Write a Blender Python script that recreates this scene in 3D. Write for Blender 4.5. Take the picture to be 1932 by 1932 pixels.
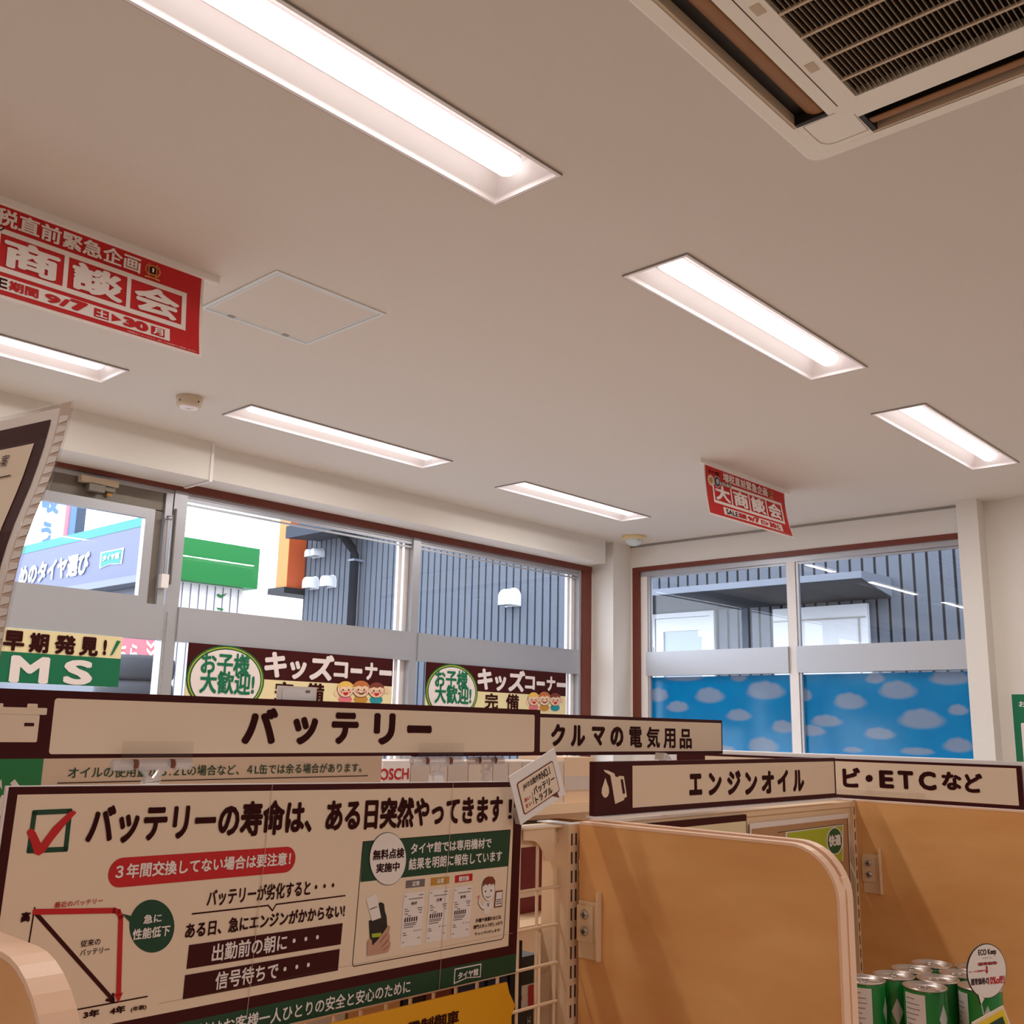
import bpy, math, random
from mathutils import Vector, Matrix
random.seed(4)
for o in list(bpy.data.objects):
    bpy.data.objects.remove(o)
SC = bpy.context.scene
COL = SC.collection

# ------------------------------------------------------------------ camera, world, exposure
CAMZ = 1.6
FPX = 1913.466
RIGHT = Vector((0.6776564676978677, -0.7350737689610725, 0.02117229256865567))
UP = Vector((-0.1662135986656851, -0.1250575381412744, 0.9781276255032602))
FWD = Vector((0.716348205418183, 0.6663536345960811, 0.20692530597957562))
cam_d = bpy.data.cameras.new('camera')
cam_d.sensor_width = 36.0
cam_d.lens = FPX / 1932 * 36.0
cam_d.clip_start = 0.02
cam = bpy.data.objects.new('camera', cam_d)
COL.objects.link(cam)
cam.matrix_world = Matrix(((RIGHT.x, UP.x, -FWD.x, 0), (RIGHT.y, UP.y, -FWD.y, 0), (RIGHT.z, UP.z, -FWD.z, CAMZ), (0, 0, 0, 1)))
SC.camera = cam

LAMP = 2.6            # radiance of the diffusers
LAMP_W = 10.6         # watts sent down by each light bar
SKY = 5.2
wd = bpy.data.worlds.new('overcast_sky')
SC.world = wd
wd.use_nodes = True
bg = wd.node_tree.nodes['Background']
bg.inputs[0].default_value = (0.87, 0.96, 1.10, 1)
bg.inputs[1].default_value = SKY
SC.view_settings.view_transform = 'Standard'
SC.view_settings.look = 'None'
SC.view_settings.exposure = 0.0
SC.view_settings.gamma = 1.0
SC.view_settings.use_curve_mapping = False
try:
    SC.cycles.max_bounces = 10
    SC.cycles.diffuse_bounces = 5
    SC.cycles.transparent_max_bounces = 16
    SC.cycles.sample_clamp_indirect = 6.0
except Exception:
    pass

# ------------------------------------------------------------------ helpers
def ray(x, y):
    return RIGHT * ((x - 966) / FPX) - UP * ((y - 966) / FPX) + FWD
EYE = Vector((0, 0, CAMZ))
def onX(x, y, X): d = ray(x, y); return EYE + d * (X / d.x)
def onY(x, y, Y): d = ray(x, y); return EYE + d * (Y / d.y)
def onZ(x, y, Z): d = ray(x, y); return EYE + d * ((Z - CAMZ) / d.z)
def deep(x, y, t): return EYE + ray(x, y) * t

def lin(c):
    c /= 255.0
    return c / 12.92 if c <= 0.04045 else ((c + 0.055) / 1.055) ** 2.4
def S(r, g, b): return (lin(r), lin(g), lin(b), 1)

MATS = {}
def mat(name, col, rough=0.6, metal=0.0, var=0.04, scale=14.0, bump=0.0, spec=0.4, trans=0.0, emit=None):
    m = bpy.data.materials.new(name)
    m.use_nodes = True
    nt = m.node_tree
    b = nt.nodes['Principled BSDF']
    b.inputs['Base Color'].default_value = col
    b.inputs['Roughness'].default_value = rough
    b.inputs['Metallic'].default_value = metal
    b.inputs['Specular IOR Level'].default_value = spec
    if trans: b.inputs['Transmission Weight'].default_value = trans
    if emit:
        b.inputs['Emission Color'].default_value = emit[0]
        b.inputs['Emission Strength'].default_value = emit[1]
    if var or bump:
        tc = nt.nodes.new('ShaderNodeTexCoord')
        nz = nt.nodes.new('ShaderNodeTexNoise')
        nz.inputs['Scale'].default_value = scale
        nz.inputs['Detail'].default_value = 4
        nt.links.new(tc.outputs['Object'], nz.inputs['Vector'])
        if var:
            mr = nt.nodes.new('ShaderNodeMapRange')
            mr.inputs[3].default_value = 1 - var
            mr.inputs[4].default_value = 1 + var
            mx = nt.nodes.new('ShaderNodeMix')
            mx.data_type = 'RGBA'; mx.blend_type = 'MULTIPLY'
            mx.inputs[0].default_value = 1
            mx.inputs[6].default_value = col
            nt.links.new(nz.outputs['Fac'], mr.inputs[0])
            nt.links.new(mr.outputs[0], mx.inputs[7])
            nt.links.new(mx.outputs[2], b.inputs['Base Color'])
        if bump:
            bp = nt.nodes.new('ShaderNodeBump')
            bp.inputs['Strength'].default_value = bump
            bp.inputs['Distance'].default_value = 0.002
            nt.links.new(nz.outputs['Fac'], bp.inputs['Height'])
            nt.links.new(bp.outputs[0], b.inputs['Normal'])
    MATS[name] = m
    return m

def schlick(nt, ior):
    # reflectance of a thin clear sheet, the same from either side
    lw = nt.nodes.new('ShaderNodeLayerWeight'); lw.inputs[0].default_value = 0.5
    pw = nt.nodes.new('ShaderNodeMath'); pw.operation = 'POWER'; pw.inputs[1].default_value = 5.0
    f0 = ((ior-1)/(ior+1))**2
    ma = nt.nodes.new('ShaderNodeMath'); ma.operation = 'MULTIPLY_ADD'; ma.inputs[1].default_value = 1-f0; ma.inputs[2].default_value = f0
    nt.links.new(lw.outputs['Facing'], pw.inputs[0]); nt.links.new(pw.outputs[0], ma.inputs[0])
    return ma.outputs[0]

def glass_mat(name, tint=(1, 1, 1, 1), ior=1.45, rough=0.0):
    m = bpy.data.materials.new(name); m.use_nodes = True
    nt = m.node_tree; nt.nodes.clear()
    out = nt.nodes.new('ShaderNodeOutputMaterial')
    tr = nt.nodes.new('ShaderNodeBsdfTransparent'); tr.inputs[0].default_value = tint
    gl = nt.nodes.new('ShaderNodeBsdfGlossy'); gl.inputs['Roughness'].default_value = rough
    fr = schlick(nt, ior)
    mx = nt.nodes.new('ShaderNodeMixShader')
    nt.links.new(fr, mx.inputs[0]); nt.links.new(tr.outputs[0], mx.inputs[1]); nt.links.new(gl.outputs[0], mx.inputs[2])
    nt.links.new(mx.outputs[0], out.inputs[0])
    return m

def light_mat(name, col, strength):
    m = bpy.data.materials.new(name); m.use_nodes = True
    nt = m.node_tree; nt.nodes.clear()
    out = nt.nodes.new('ShaderNodeOutputMaterial')
    em = nt.nodes.new('ShaderNodeEmission'); em.inputs[0].default_value = col; em.inputs[1].default_value = strength
    nt.links.new(em.outputs[0], out.inputs[0])
    return m

class MB:
    """collects shapes and links them as one mesh object"""
    def __init__(s): s.v = []; s.f = []; s.mi = []; s.ms = []; s.sm = []
    def slot(s, m):
        if m not in s.ms: s.ms.append(m)
        return s.ms.index(m)
    def add(s, vs, fs, m, smooth=False):
        o = len(s.v); k = s.slot(m)
        s.v += [tuple(v) for v in vs]
        for f in fs:
            s.f.append(tuple(i + o for i in f)); s.mi.append(k); s.sm.append(smooth)
        return s
    def box(s, a, b, m):
        x0, y0, z0 = [min(a[i], b[i]) for i in range(3)]; x1, y1, z1 = [max(a[i], b[i]) for i in range(3)]
        return s.add([(x0,y0,z0),(x1,y0,z0),(x1,y1,z0),(x0,y1,z0),(x0,y0,z1),(x1,y0,z1),(x1,y1,z1),(x0,y1,z1)],
                     [(0,3,2,1),(4,5,6,7),(0,1,5,4),(1,2,6,5),(2,3,7,6),(3,0,4,7)], m)
    def obox(s, O, U, V, W, m):
        O, U, V, W = Vector(O), Vector(U), Vector(V), Vector(W)
        p = [O, O+U, O+U+V, O+V, O+W, O+U+W, O+U+V+W, O+V+W]
        return s.add(p, [(0,3,2,1),(4,5,6,7),(0,1,5,4),(1,2,6,5),(2,3,7,6),(3,0,4,7)], m)
    def prism(s, pts, vec, m, smooth=False):
        n = len(pts); vec = Vector(vec); P = [Vector(p) for p in pts]
        s.add(P + [p + vec for p in P], [tuple(range(n))[::-1], tuple(range(n, 2*n))], m)
        s.add(P + [p + vec for p in P], [(i, (i+1) % n, (i+1) % n + n, i + n) for i in range(n)], m, smooth)
        return s
    def tube(s, pts, r, m, n=10, closed=False):
        P = [Vector(p) for p in pts]; L = len(P); rings = []
        for i, p in enumerate(P):
            a = P[(i-1) % L] if (closed or i > 0) else p
            b = P[(i+1) % L] if (closed or i < L-1) else p
            t = (b - a).normalized()
            u = t.cross(Vector((0, 0, 1)))
            if u.length < 0.05: u = t.cross(Vector((1, 0, 0)))
            u.normalize(); w = t.cross(u)
            rings.append([p + (u * math.cos(2*math.pi*k/n) + w * math.sin(2*math.pi*k/n)) * r for k in range(n)])
        vs = [q for rg in rings for q in rg]; fs = []
        for i in range(L if closed else L-1):
            j = (i+1) % L
            for k in range(n): fs.append((i*n+k, i*n+(k+1) % n, j*n+(k+1) % n, j*n+k))
        s.add(vs, fs, m, True)
        if not closed: s.add(rings[0] + rings[-1], [tuple(range(n))[::-1], tuple(range(n, 2*n))], m)
        return s
    def lathe(s, prof, m, c=(0, 0, 0), n=32, axis=None, a0=0.0, a1=2*math.pi, cap=False):
        c = Vector(c); full = abs(a1 - a0 - 2*math.pi) < 1e-6; k = n if full else n + 1
        ax = axis or (Vector((1,0,0)), Vector((0,1,0)), Vector((0,0,1)))
        vs = []
        for (r, z) in prof:
            for i in range(k):
                a = a0 + (a1 - a0) * i / n
                vs.append(c + ax[0]*(r*math.cos(a)) + ax[1]*(r*math.sin(a)) + ax[2]*z)
        fs = []
        for j in range(len(prof)-1):
            for i in range(n):
                i2 = (i+1) % k
                fs.append((j*k+i, j*k+i2, (j+1)*k+i2, (j+1)*k+i))
        s.add(vs, fs, m, True)
        if cap:
            s.add(vs[:k], [tuple(range(k))[::-1]], m); s.add(vs[-k:], [tuple(range(k))], m)
        return s
    def build(s, name, parent=None, kind=None, label=None):
        me = bpy.data.meshes.new(name)
        off = Vector((0, 0, 0)); p = parent
        while p is not None: off += Vector(p.location); p = p.parent
        me.from_pydata([tuple(Vector(v) - off) for v in s.v], [], s.f)
        for m in s.ms: me.materials.append(m)
        me.polygons.foreach_set('material_index', s.mi)
        me.polygons.foreach_set('use_smooth', s.sm)
        me.update()
        o = bpy.data.objects.new(name, me); COL.objects.link(o)
        if parent: o.parent = parent
        if kind: o['kind'] = kind
        if label: o['label'] = label
        return o

def tag(o, label, cat, group=None):
    o['label'] = label; o['category'] = cat
    if group: o['group'] = group
    return o
def thing(name, label, cat, loc, group=None):
    o = bpy.data.objects.new(name, None); COL.objects.link(o)
    o.location = loc; o.empty_display_size = 0.05
    return tag(o, label, cat, group)
def setting(name, loc):
    o = bpy.data.objects.new(name, None); COL.objects.link(o); o.location = loc; o['kind'] = 'structure'; o.empty_display_size = 0.05
    return o
def dup(root, loc, label, group=None, rotz=None):
    r = root.copy(); COL.objects.link(r); r.location = loc; r['label'] = label
    if group: r['group'] = group
    if rotz is not None: r.rotation_euler = (0, 0, rotz)
    for ch in list(root.children):
        c = ch.copy(); COL.objects.link(c); c.parent = r
        for g in list(ch.children):
            d = g.copy(); COL.objects.link(d); d.parent = c
    return r

_txt = {}
def glyphs(s, bold=0.02, shear=0.0):
    k = (s, bold, shear)
    if k not in _txt:
        c = bpy.data.curves.new('t', 'FONT'); c.body = s; c.size = 1; c.shear = shear; c.resolution_u = 3
        o = bpy.data.objects.new('t', c); COL.objects.link(o)
        bpy.context.view_layer.update()
        me = bpy.data.meshes.new_from_object(o.evaluated_get(bpy.context.evaluated_depsgraph_get()))
        vs = [(v.co.x, v.co.y, 0.0) for v in me.vertices]; fs = [tuple(p.vertices) for p in me.polygons]
        bpy.data.objects.remove(o); bpy.data.curves.remove(c); bpy.data.meshes.remove(me)
        if bold > 0:     # heavier strokes: the outline printed again, shifted around
            n0 = 4 if bold < 0.04 else 8
            sh = [(bold*math.cos(2*math.pi*(q+0.5)/n0), bold*math.sin(2*math.pi*(q+0.5)/n0)) for q in range(n0)]
            nv = len(vs)
            fs = [tuple(i+q*nv for i in f) for q in range(n0) for f in fs]
            vs = [(x+dx, y+dy, q*0.1) for q, (dx, dy) in enumerate(sh) for x, y, _ in vs]
        x0 = min(v[0] for v in vs); x1 = max(v[0] for v in vs); y0 = min(v[1] for v in vs); y1 = max(v[1] for v in vs)
        _txt[k] = ([((x-x0)/max(x1-x0, 1e-6), (y-y0)/max(y1-y0, 1e-6), q) for x, y, q in vs], fs)
    return _txt[k]

class Board:
    """a flat (or slightly bowed) printed surface with its own origin O and axes U (right), V (up)"""
    def __init__(s, O, U, V=(0, 0, 1), eps=0.0004, warp=None):
        s.O = Vector(O); s.U = Vector(U).normalized(); V = Vector(V); s.V = (V - s.U * V.dot(s.U)).normalized()
        s.N = s.U.cross(s.V); s.eps = eps; s.warp = warp; s.parts = {}
    def at(s, x, y):
        d = ray(x, y); w = 0.0
        for _ in range(8 if s.warp else 1):
            p = EYE + d * ((s.O + s.N * w - EYE).dot(s.N) / d.dot(s.N))
            u, v = (p - s.O).dot(s.U), (p - s.O).dot(s.V)
            if s.warp: w = s.warp(u, v)
        return (u, v)
    def P(s, u, v, layer=0.0):
        return s.O + s.U*u + s.V*v + s.N*(layer*s.eps + (s.warp(u, v) if s.warp else 0))
    def mb(s, part):
        return s.parts.setdefault(part, MB())
    def polyuv(s, part, uv, m, layer=1):
        s.mb(part).add([s.P(u, v, layer) for u, v in uv], [tuple(range(len(uv)))], m); return s
    def poly(s, part, px, m, layer=1):
        return s.polyuv(part, [s.at(*p) for p in px], m, layer)
    def rect(s, part, lb, rt, m, layer=1, r=0.0):
        (a, b), (c, d) = s.at(*lb), s.at(*rt)
        return s.rectuv(part, a, b, c, d, m, layer, r)
    def rectuv(s, part, a, b, c, d, m, layer=1, r=0.0):
        if r <= 0: return s.polyuv(part, [(a, b), (c, b), (c, d), (a, d)], m, layer)
        pts = []
        for cx, cy, a0 in ((c-r, b+r, -90), (c-r, d-r, 0), (a+r, d-r, 90), (a+r, b+r, 180)):
            for k in range(7):
                t = math.radians(a0 + 15*k); pts.append((cx + r*math.cos(t), cy + r*math.sin(t)))
        return s.polyuv(part, pts, m, layer)
    def ell(s, part, cx, cy, rx, ry, m, layer=1, n=36, a0=0, a1=360):
        pts = [(cx + rx*math.cos(math.radians(a0 + (a1-a0)*k/n)), cy - ry*math.sin(math.radians(a0 + (a1-a0)*k/n))) for k in range(n + (0 if a1-a0 >= 360 else 1))]
        return s.poly(part, pts, m, layer)
    def path(s, part, px, wid, m, layer=1, uv=False, closed=False):
        P = [Vector(p if uv else s.at(*p)) for p in px]
        if closed: P = P + [P[0]]
        for a, b in zip(P, P[1:]):
            d = b - a
            if d.length < 1e-6: continue
            n = Vector((-d.y, d.x)).normalized() * wid/2; e = d.normalized() * wid * 0.35
            s.polyuv(part, [a-e-n, b+e-n, b+e+n, a-e+n], m, layer)
        return s
    def frame(s, part, a, b, c, d, w, m, layer=1):
        s.rectuv(part, a, b, c, b+w, m, layer); s.rectuv(part, a, d-w, c, d, m, layer)
        s.rectuv(part, a, b+w, a+w, d-w, m, layer); s.rectuv(part, c-w, b+w, c, d-w, m, layer); return s
    def textuv(s, part, t, a, b, c, d, m, bold=0.02, layer=2, shear=0.0):
        vs, fs = glyphs(t, bold, shear)
        s.mb(part).add([s.P(a + x*(c-a), b + y*(d-b), layer+q) for x, y, q in vs], fs, m); return s
    def text(s, part, t, lb, rt, m, bold=0.02, layer=2, shear=0.0):
        (a, b), (c, d) = s.at(*lb), s.at(*rt)
        return s.textuv(part, t, a, b, c, d, m, bold, layer, shear)
    def slab(s, part, a, b, c, d, t, m, nu=1, nv=1):
        mb = s.mb(part); vs = []; fs = []
        for k in (0, 1):
            for j in range(nv+1):
                for i in range(nu+1):
                    u = a + (c-a)*i/nu; v = b + (d-b)*j/nv
                    vs.append(s.P(u, v) - s.N * (t*k))
        q = (nu+1)*(nv+1); I = lambda i, j, k: k*q + j*(nu+1) + i
        for j in range(nv):
            for i in range(nu):
                fs.append((I(i,j,0), I(i+1,j,0), I(i+1,j+1,0), I(i,j+1,0)))
                fs.append((I(i,j,1), I(i,j+1,1), I(i+1,j+1,1), I(i+1,j,1)))
        for i in range(nu):
            fs.append((I(i,0,0), I(i,0,1), I(i+1,0,1), I(i+1,0,0))); fs.append((I(i,nv,0), I(i+1,nv,0), I(i+1,nv,1), I(i,nv,1)))
        for j in range(nv):
            fs.append((I(0,j,0), I(0,j+1,0), I(0,j+1,1), I(0,j,1))); fs.append((I(nu,j,0), I(nu,j,1), I(nu,j+1,1), I(nu,j+1,0)))
        mb.add(vs, fs, m); return s
    def finish(s, parent, labels=None):
        out = {}
        for k, mb in s.parts.items(): out[k] = mb.build(k.split('#')[0], parent, label=(labels or {}).get(k))
        return out

# ------------------------------------------------------------------ materials
M_CEIL = mat('ceiling_paper', S(222, 216, 208), 0.9, var=0.02, scale=60, bump=0.25)
M_WALL = mat('wall_paper', S(228, 224, 218), 0.9, var=0.02, scale=60, bump=0.25)
M_FLOOR = mat('floor_vinyl', S(198, 177, 161), 0.55, var=0.06, scale=5)
M_ALU = mat('window_aluminium', S(180, 182, 188), 0.35, metal=0.35, var=0.02, scale=40)
M_HATCH = mat('hatch_frame', S(222, 226, 226), 0.4, var=0.0)
M_ALUD = mat('dark_aluminium', S(120, 112, 102), 0.45, metal=0.35, var=0.05, scale=40)
M_BROWN = mat('brown_timber', S(112, 52, 38), 0.4, var=0.15, scale=18)
M_GLASS = glass_mat('window_glass')
M_WHITE = mat('white_paint', S(240, 236, 234), 0.5, var=0.01)
M_LAMPW = mat('lamp_reflector', S(246, 240, 242), 0.45, var=0.0)
M_LAMP = light_mat('lamp_diffuser', (1.0, 0.93, 0.87, 1), LAMP)
M_GREYRIM = mat('grey_rim', S(150, 145, 140), 0.5, var=0.0)
M_STEEL = mat('screw_steel', S(190, 190, 190), 0.25, metal=1.0, var=0.0)
M_BLACK = mat('black_plastic', S(28, 25, 24), 0.5, var=0.0)
M_ACW = mat('cassette_plastic', S(246, 244, 234), 0.5, var=0.02)
M_ACB = mat('vane_brown', S(150, 104, 62), 0.55, var=0.06)
M_ACG = mat('grille_beige', S(206, 188, 164), 0.6, var=0.03)
M_SLAT = mat('grille_slat', S(150, 132, 110), 0.6, var=0.03)
M_SIGNB = mat('sign_beige', S(236, 214, 190), 0.45, var=0.02, scale=6)
M_SIGND = mat('sign_dark_brown', S(66, 18, 18), 0.5, var=0.04, spec=0.15)
M_INK = mat('ink_dark_brown', S(54, 14, 14), 0.6, var=0.0, spec=0.1)
M_RED = mat('print_red', S(196, 22, 26), 0.5, var=0.0)
M_GREEN = mat('print_green', S(16, 92, 52), 0.45, var=0.0)
M_DGREEN = mat('print_dark_green', S(20, 66, 42), 0.5, var=0.0)
M_PWHITE = mat('print_white', S(238, 228, 224), 0.5, var=0.0)
M_GREY = mat('print_grey', S(120, 108, 108), 0.5, var=0.0)
M_OCHRE = mat('print_ochre', S(196, 140, 52), 0.5, var=0.0)
M_LIME = mat('print_lime', S(176, 186, 50), 0.5, var=0.0)
M_SKIN = mat('print_skin', S(244, 208, 176), 0.5, var=0.0)
M_HAIRY = mat('print_blond', S(240, 196, 92), 0.5, var=0.0)
M_HAIRO = mat('print_ginger', S(196, 116, 60), 0.5, var=0.0)
M_HAIRB = mat('print_auburn', S(128, 60, 40), 0.5, var=0.0)
M_PINK = mat('print_pink', S(226, 120, 130), 0.5, var=0.0)
M_TEAL = mat('print_teal', S(40, 150, 160), 0.5, var=0.0)
M_GOLD = mat('print_gold', S(214, 170, 90), 0.4, var=0.0)
M_YEL = mat('board_yellow', S(224, 158, 20), 0.45, var=0.02)
M_CREAM = mat('cream_steel', S(236, 206, 172), 0.4, var=0.02, spec=0.5)
M_SLOT = mat('slot_shadow_steel', S(70, 50, 40), 0.7, var=0.0)
M_EDGE = mat('edge_band', S(246, 206, 176), 0.4, var=0.02)
M_FOAM = mat('white_foam', S(244, 240, 240), 0.6, var=0.0)
M_ACRYL = glass_mat('clear_acrylic', (0.95, 0.93, 0.93, 1), 1.9, 0.08)
_nt = M_ACRYL.node_tree; _o = [n for n in _nt.nodes if n.type == 'OUTPUT_MATERIAL'][0]; _m = _o.inputs[0].links[0].from_node
_d = _nt.nodes.new('ShaderNodeBsdfDiffuse'); _d.inputs[0].default_value = S(250, 246, 250); _x = _nt.nodes.new('ShaderNodeMixShader'); _x.inputs[0].default_value = 0.28  # white diffuse mixed in to stand for the acrylic's bright highlights
_nt.links.new(_m.outputs[0], _x.inputs[1]); _nt.links.new(_d.outputs[0], _x.inputs[2]); _nt.links.new(_x.outputs[0], _o.inputs[0])
M_CLEAR = glass_mat('clear_film', (0.95, 0.94, 0.93, 1), 1.35, 0.08)

def wood_mat():
    m = mat('maple_board', S(206, 150, 88), 0.38, var=0.0, spec=0.45)
    nt = m.node_tree; b = nt.nodes['Principled BSDF']
    tc = nt.nodes.new('ShaderNodeTexCoord'); mp = nt.nodes.new('ShaderNodeMapping')
    mp.inputs['Scale'].default_value = (3, 3, 9)
    n1 = nt.nodes.new('ShaderNodeTexNoise'); n1.inputs['Scale'].default_value = 1.6; n1.inputs['Detail'].default_value = 6
    rp = nt.nodes.new('ShaderNodeValToRGB')
    rp.color_ramp.elements[0].position = 0.35; rp.color_ramp.elements[0].color = S(226, 164, 102)
    rp.color_ramp.elements[1].position = 0.7; rp.color_ramp.elements[1].color = S(238, 184, 122)
    nt.links.new(tc.outputs['Object'], mp.inputs[0]); nt.links.new(mp.outputs[0], n1.inputs['Vector'])
    nt.links.new(n1.outputs['Fac'], rp.inputs[0]); nt.links.new(rp.outputs[0], b.inputs['Base Color'])
    return m
M_WOOD = wood_mat()

# ------------------------------------------------------------------ room shell
CZ = 3.0
FY = 4.84            # front window plane
RX = 6.36            # right wall face
LAMPS = [(0.556, 1.662), (2.404, 1.662), (4.252, 1.662), (0.556, 3.979), (2.404, 3.979), (4.252, 3.979),
         (-1.292, 1.662), (-1.292, 3.979), (-1.292, -1.6), (0.556, -1.6), (2.404, -1.6), (4.252, -1.6), (0.556, -3.6), (4.252, -3.6)]  # this row lies out of view, added to light the room
LL, LW = 1.264, 0.238
AC0, AC1 = (1.206, 0.068), (2.156, 1.018)
mb = MB()
xs = sorted({-3.0, 6.5} | {v for x, y in LAMPS for v in (x+0.01, x+LL-0.01)})
ys = sorted({-5.0, 5.0} | {v for x, y in LAMPS for v in (y-LW/2+0.01, y+LW/2-0.01)})
for i in range(len(xs)-1):
    for j in range(len(ys)-1):
        cx, cy = (xs[i]+xs[i+1])/2, (ys[j]+ys[j+1])/2
        if any(x < cx < x+LL and abs(cy-y) < LW/2 for x, y in LAMPS): continue
        mb.box((xs[i], ys[j], CZ), (xs[i+1], ys[j+1], CZ+0.012), M_CEIL)
mb.build('ceiling', kind='structure')
MB().box((-3.0, -5.0, CZ+0.3), (6.5, 5.0, CZ+0.4), M_WALL).build('trim_roof_slab', kind='structure')
MB().box((-3.0, -5.0, -0.1), (6.6, 5.0, 0), M_FLOOR).build('floor', kind='structure')
MB().box((-3.1, -5.0, 0), (-3.0, 5.0, CZ), M_WALL).build('wall_left', kind='structure')
MB().box((-3.0, -5.1, 0), (6.5, -5.0, CZ), M_WALL).build('wall_back', kind='structure')
# front wall: header above the glass, piece beyond the left window, low wall under the glass
mb = MB()
mb.box((-3.0, FY, 2.83), (6.5, 5.0, CZ), M_WALL).box((-3.0, FY, 0), (0.75, 5.0, 2.83), M_WALL).box((0.75, FY, 0), (6.12, 5.0, 0.45), M_WALL).box((6.12, FY, 0), (6.5, 5.0, 2.83), M_WALL)
mb.build('wall_front', kind='structure')
# right wall with its window opening
WY0, WY1, WZ0, WZ1 = 2.12, 4.62, 1.45, 2.825
mb = MB()
mb.box((RX, -5.0, 0), (6.5, WY0, CZ), M_WALL).box((RX, WY1, 0), (6.5, FY, CZ), M_WALL).box((RX, WY0, WZ1), (6.5, WY1, CZ), M_WALL).box((RX, WY0, 0), (6.5, WY1, WZ0), M_WALL)
mb.build('wall_right', kind='structure')
# soffits over the front glazing, pillars
MB().box((-3.0, 4.572, 2.800), (2.635, FY, CZ), M_WALL).build('trim_soffit_left', kind='structure')
MB().box((2.6525, 4.634, 2.820), (6.03, FY, CZ), M_WALL).build('trim_soffit_right', kind='structure')
MB().box((2.6355, 4.566, 2.792), (2.652, FY-0.02, CZ), M_WHITE).build('trim_soffit_end', kind='structure')
MB().box((6.135, 4.640, 0), (RX, FY, CZ), M_WALL).build('trim_corner_pillar', kind='structure')
MB().box((6.242, 2.000, 0), (RX, 2.122, CZ), M_WALL).build('trim_wall_pillar', kind='structure')
MB().box((RX-0.008, 2.122, CZ-0.016), (RX, 4.64, CZ-0.004), M_GREYRIM).build('trim_ceiling_shadow_line', kind='structure')  # grey strip standing in for the shadow line between wall and ceiling

# ------------------------------------------------------------------ windows (front)
def front_window(name, x0, x1, mull_l, mull_r, vent=False):
    w = setting(name, ((x0+x1)/2, FY, 0.45))
    fr = MB()
    fr.box((x0, FY, 0.45), (x0+mull_l, FY+0.07, 2.7785), M_ALU).box((x1-mull_r, FY, 0.45), (x1, FY+0.07, 2.7785), M_ALU)
    fr.box((x0+mull_l, FY+0.01, 2.755), (x1-mull_r, FY+0.07, 2.7785), M_ALU).box((x0+mull_l, FY, 0.45), (x1-mull_r, FY+0.07, 0.50), M_ALU)
    fr.build('frame', w)
    MB().box((x0+mull_l, FY-0.012, 1.993), (x1-mull_r, FY+0.05, 2.170), M_ALU).build('transom_panel', w)
    a, b = x0+mull_l, x1-mull_r
    MB().box((a, FY+0.035, 0.50), (b, FY+0.040, 1.993), M_GLASS).build('pane', w)
    if not vent:
        MB().box((a, FY+0.035, 2.17), (b, FY+0.040, 2.755), M_GLASS).build('pane', w)
        # inner sash stiles and head channel seen through the glass edge
        s = MB()
        s.box((b-0.085, FY+0.045, 0.5), (b-0.055, FY+0.07, 2.755), M_WHITE).box((b-0.035, FY+0.045, 0.5), (b, FY+0.07, 2.755), M_WHITE)
        s.box((a, FY+0.015, 2.735), (b, FY+0.03, 2.752), M_ALU).box((a, FY+0.015, 2.712), (b, FY+0.03, 2.722), M_ALU)
        s.build('sash_channel', w)
    else:
        s = MB()
        gx1 = b - 0.155
        s.box((a, FY+0.012, 2.655), (b, FY+0.06, 2.755), M_ALUD)                       # dark head behind the sash
        s.box((b-0.10, FY+0.012, 2.17), (b-0.055, FY+0.06, 2.66), M_ALUD)
        s.build('vent_frame', w)
        t = MB()
        t.box((a, FY-0.008, 2.605), (gx1+0.05, FY+0.03, 2.655), M_ALU).box((a, FY-0.008, 2.170), (gx1+0.05, FY+0.03, 2.205), M_ALU)
        t.box((gx1, FY-0.008, 2.205), (gx1+0.05, FY+0.03, 2.605), M_ALU)
        t.build('vent_sash', w)
        MB().box((a, FY+0.008, 2.205), (gx1, FY+0.013, 2.605), M_GLASS).build('pane', w)
        MB().box((b-0.05, FY-0.004, 2.17), (b-0.01, FY+0.03, 2.755), M_ALU).build('vent_stile', w)
        # closer on the head and hinge arm on the stile
        p = onY(185, 912, FY-0.03)
        c = MB()
        c.box((p.x-0.09, FY-0.045, p.z-0.005), (p.x+0.10, FY-0.005, p.z+0.025), M_ACG)
        c.box((p.x-0.05, FY-0.05, p.z-0.045), (p.x+0.03, FY-0.01, p.z-0.01), M_ALUD)
        c.box((p.x+0.04, FY-0.03, p.z-0.03), (p.x+0.09, FY-0.005, p.z-0.008), M_ALUD)
        c.box((p.x+0.06, FY-0.012, p.z-0.048), (p.x+0.085, FY-0.008, p.z-0.032), M_OCHRE)
        c.build('vent_closer', w)
        q0, q1 = onY(319, 978, FY-0.03), onY(311, 1082, FY-0.03)
        c = MB().tube([q0, q1], 0.008, M_STEEL)
        c.lathe([(0.001, 0), (0.016, 0.002), (0.016, 0.02), (0.001, 0.022)], M_STEEL, (q0.x, FY-0.035, q0.z-0.01))
        c.box((q1.x-0.022, FY-0.045, q1.z-0.075), (q1.x+0.018, FY-0.01, q1.z-0.005), M_FOAM)
        c.tube([q0 + Vector((0.045, 0.02, 0.06)), q1 + Vector((0.045, 0.02, -0.05))], 0.006, M_ALUD)
        c.build('stay_arm', w)
        c = MB()
        for k in range(70):
            z = 2.13 - k*0.0115
            c.lathe([(0.0005, -0.0045), (0.0042, -0.0015), (0.0042, 0.0015), (0.0005, 0.0045)], M_GREYRIM, (b+0.005, FY-0.022, z), n=6)
        c.build('bead_chain', w)
    return w
front_window('window_1', 0.75, 2.678, 0.03, 0.075, vent=True)
front_window('window_2', 2.678, 4.345, 0.0, 0.062)
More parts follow.
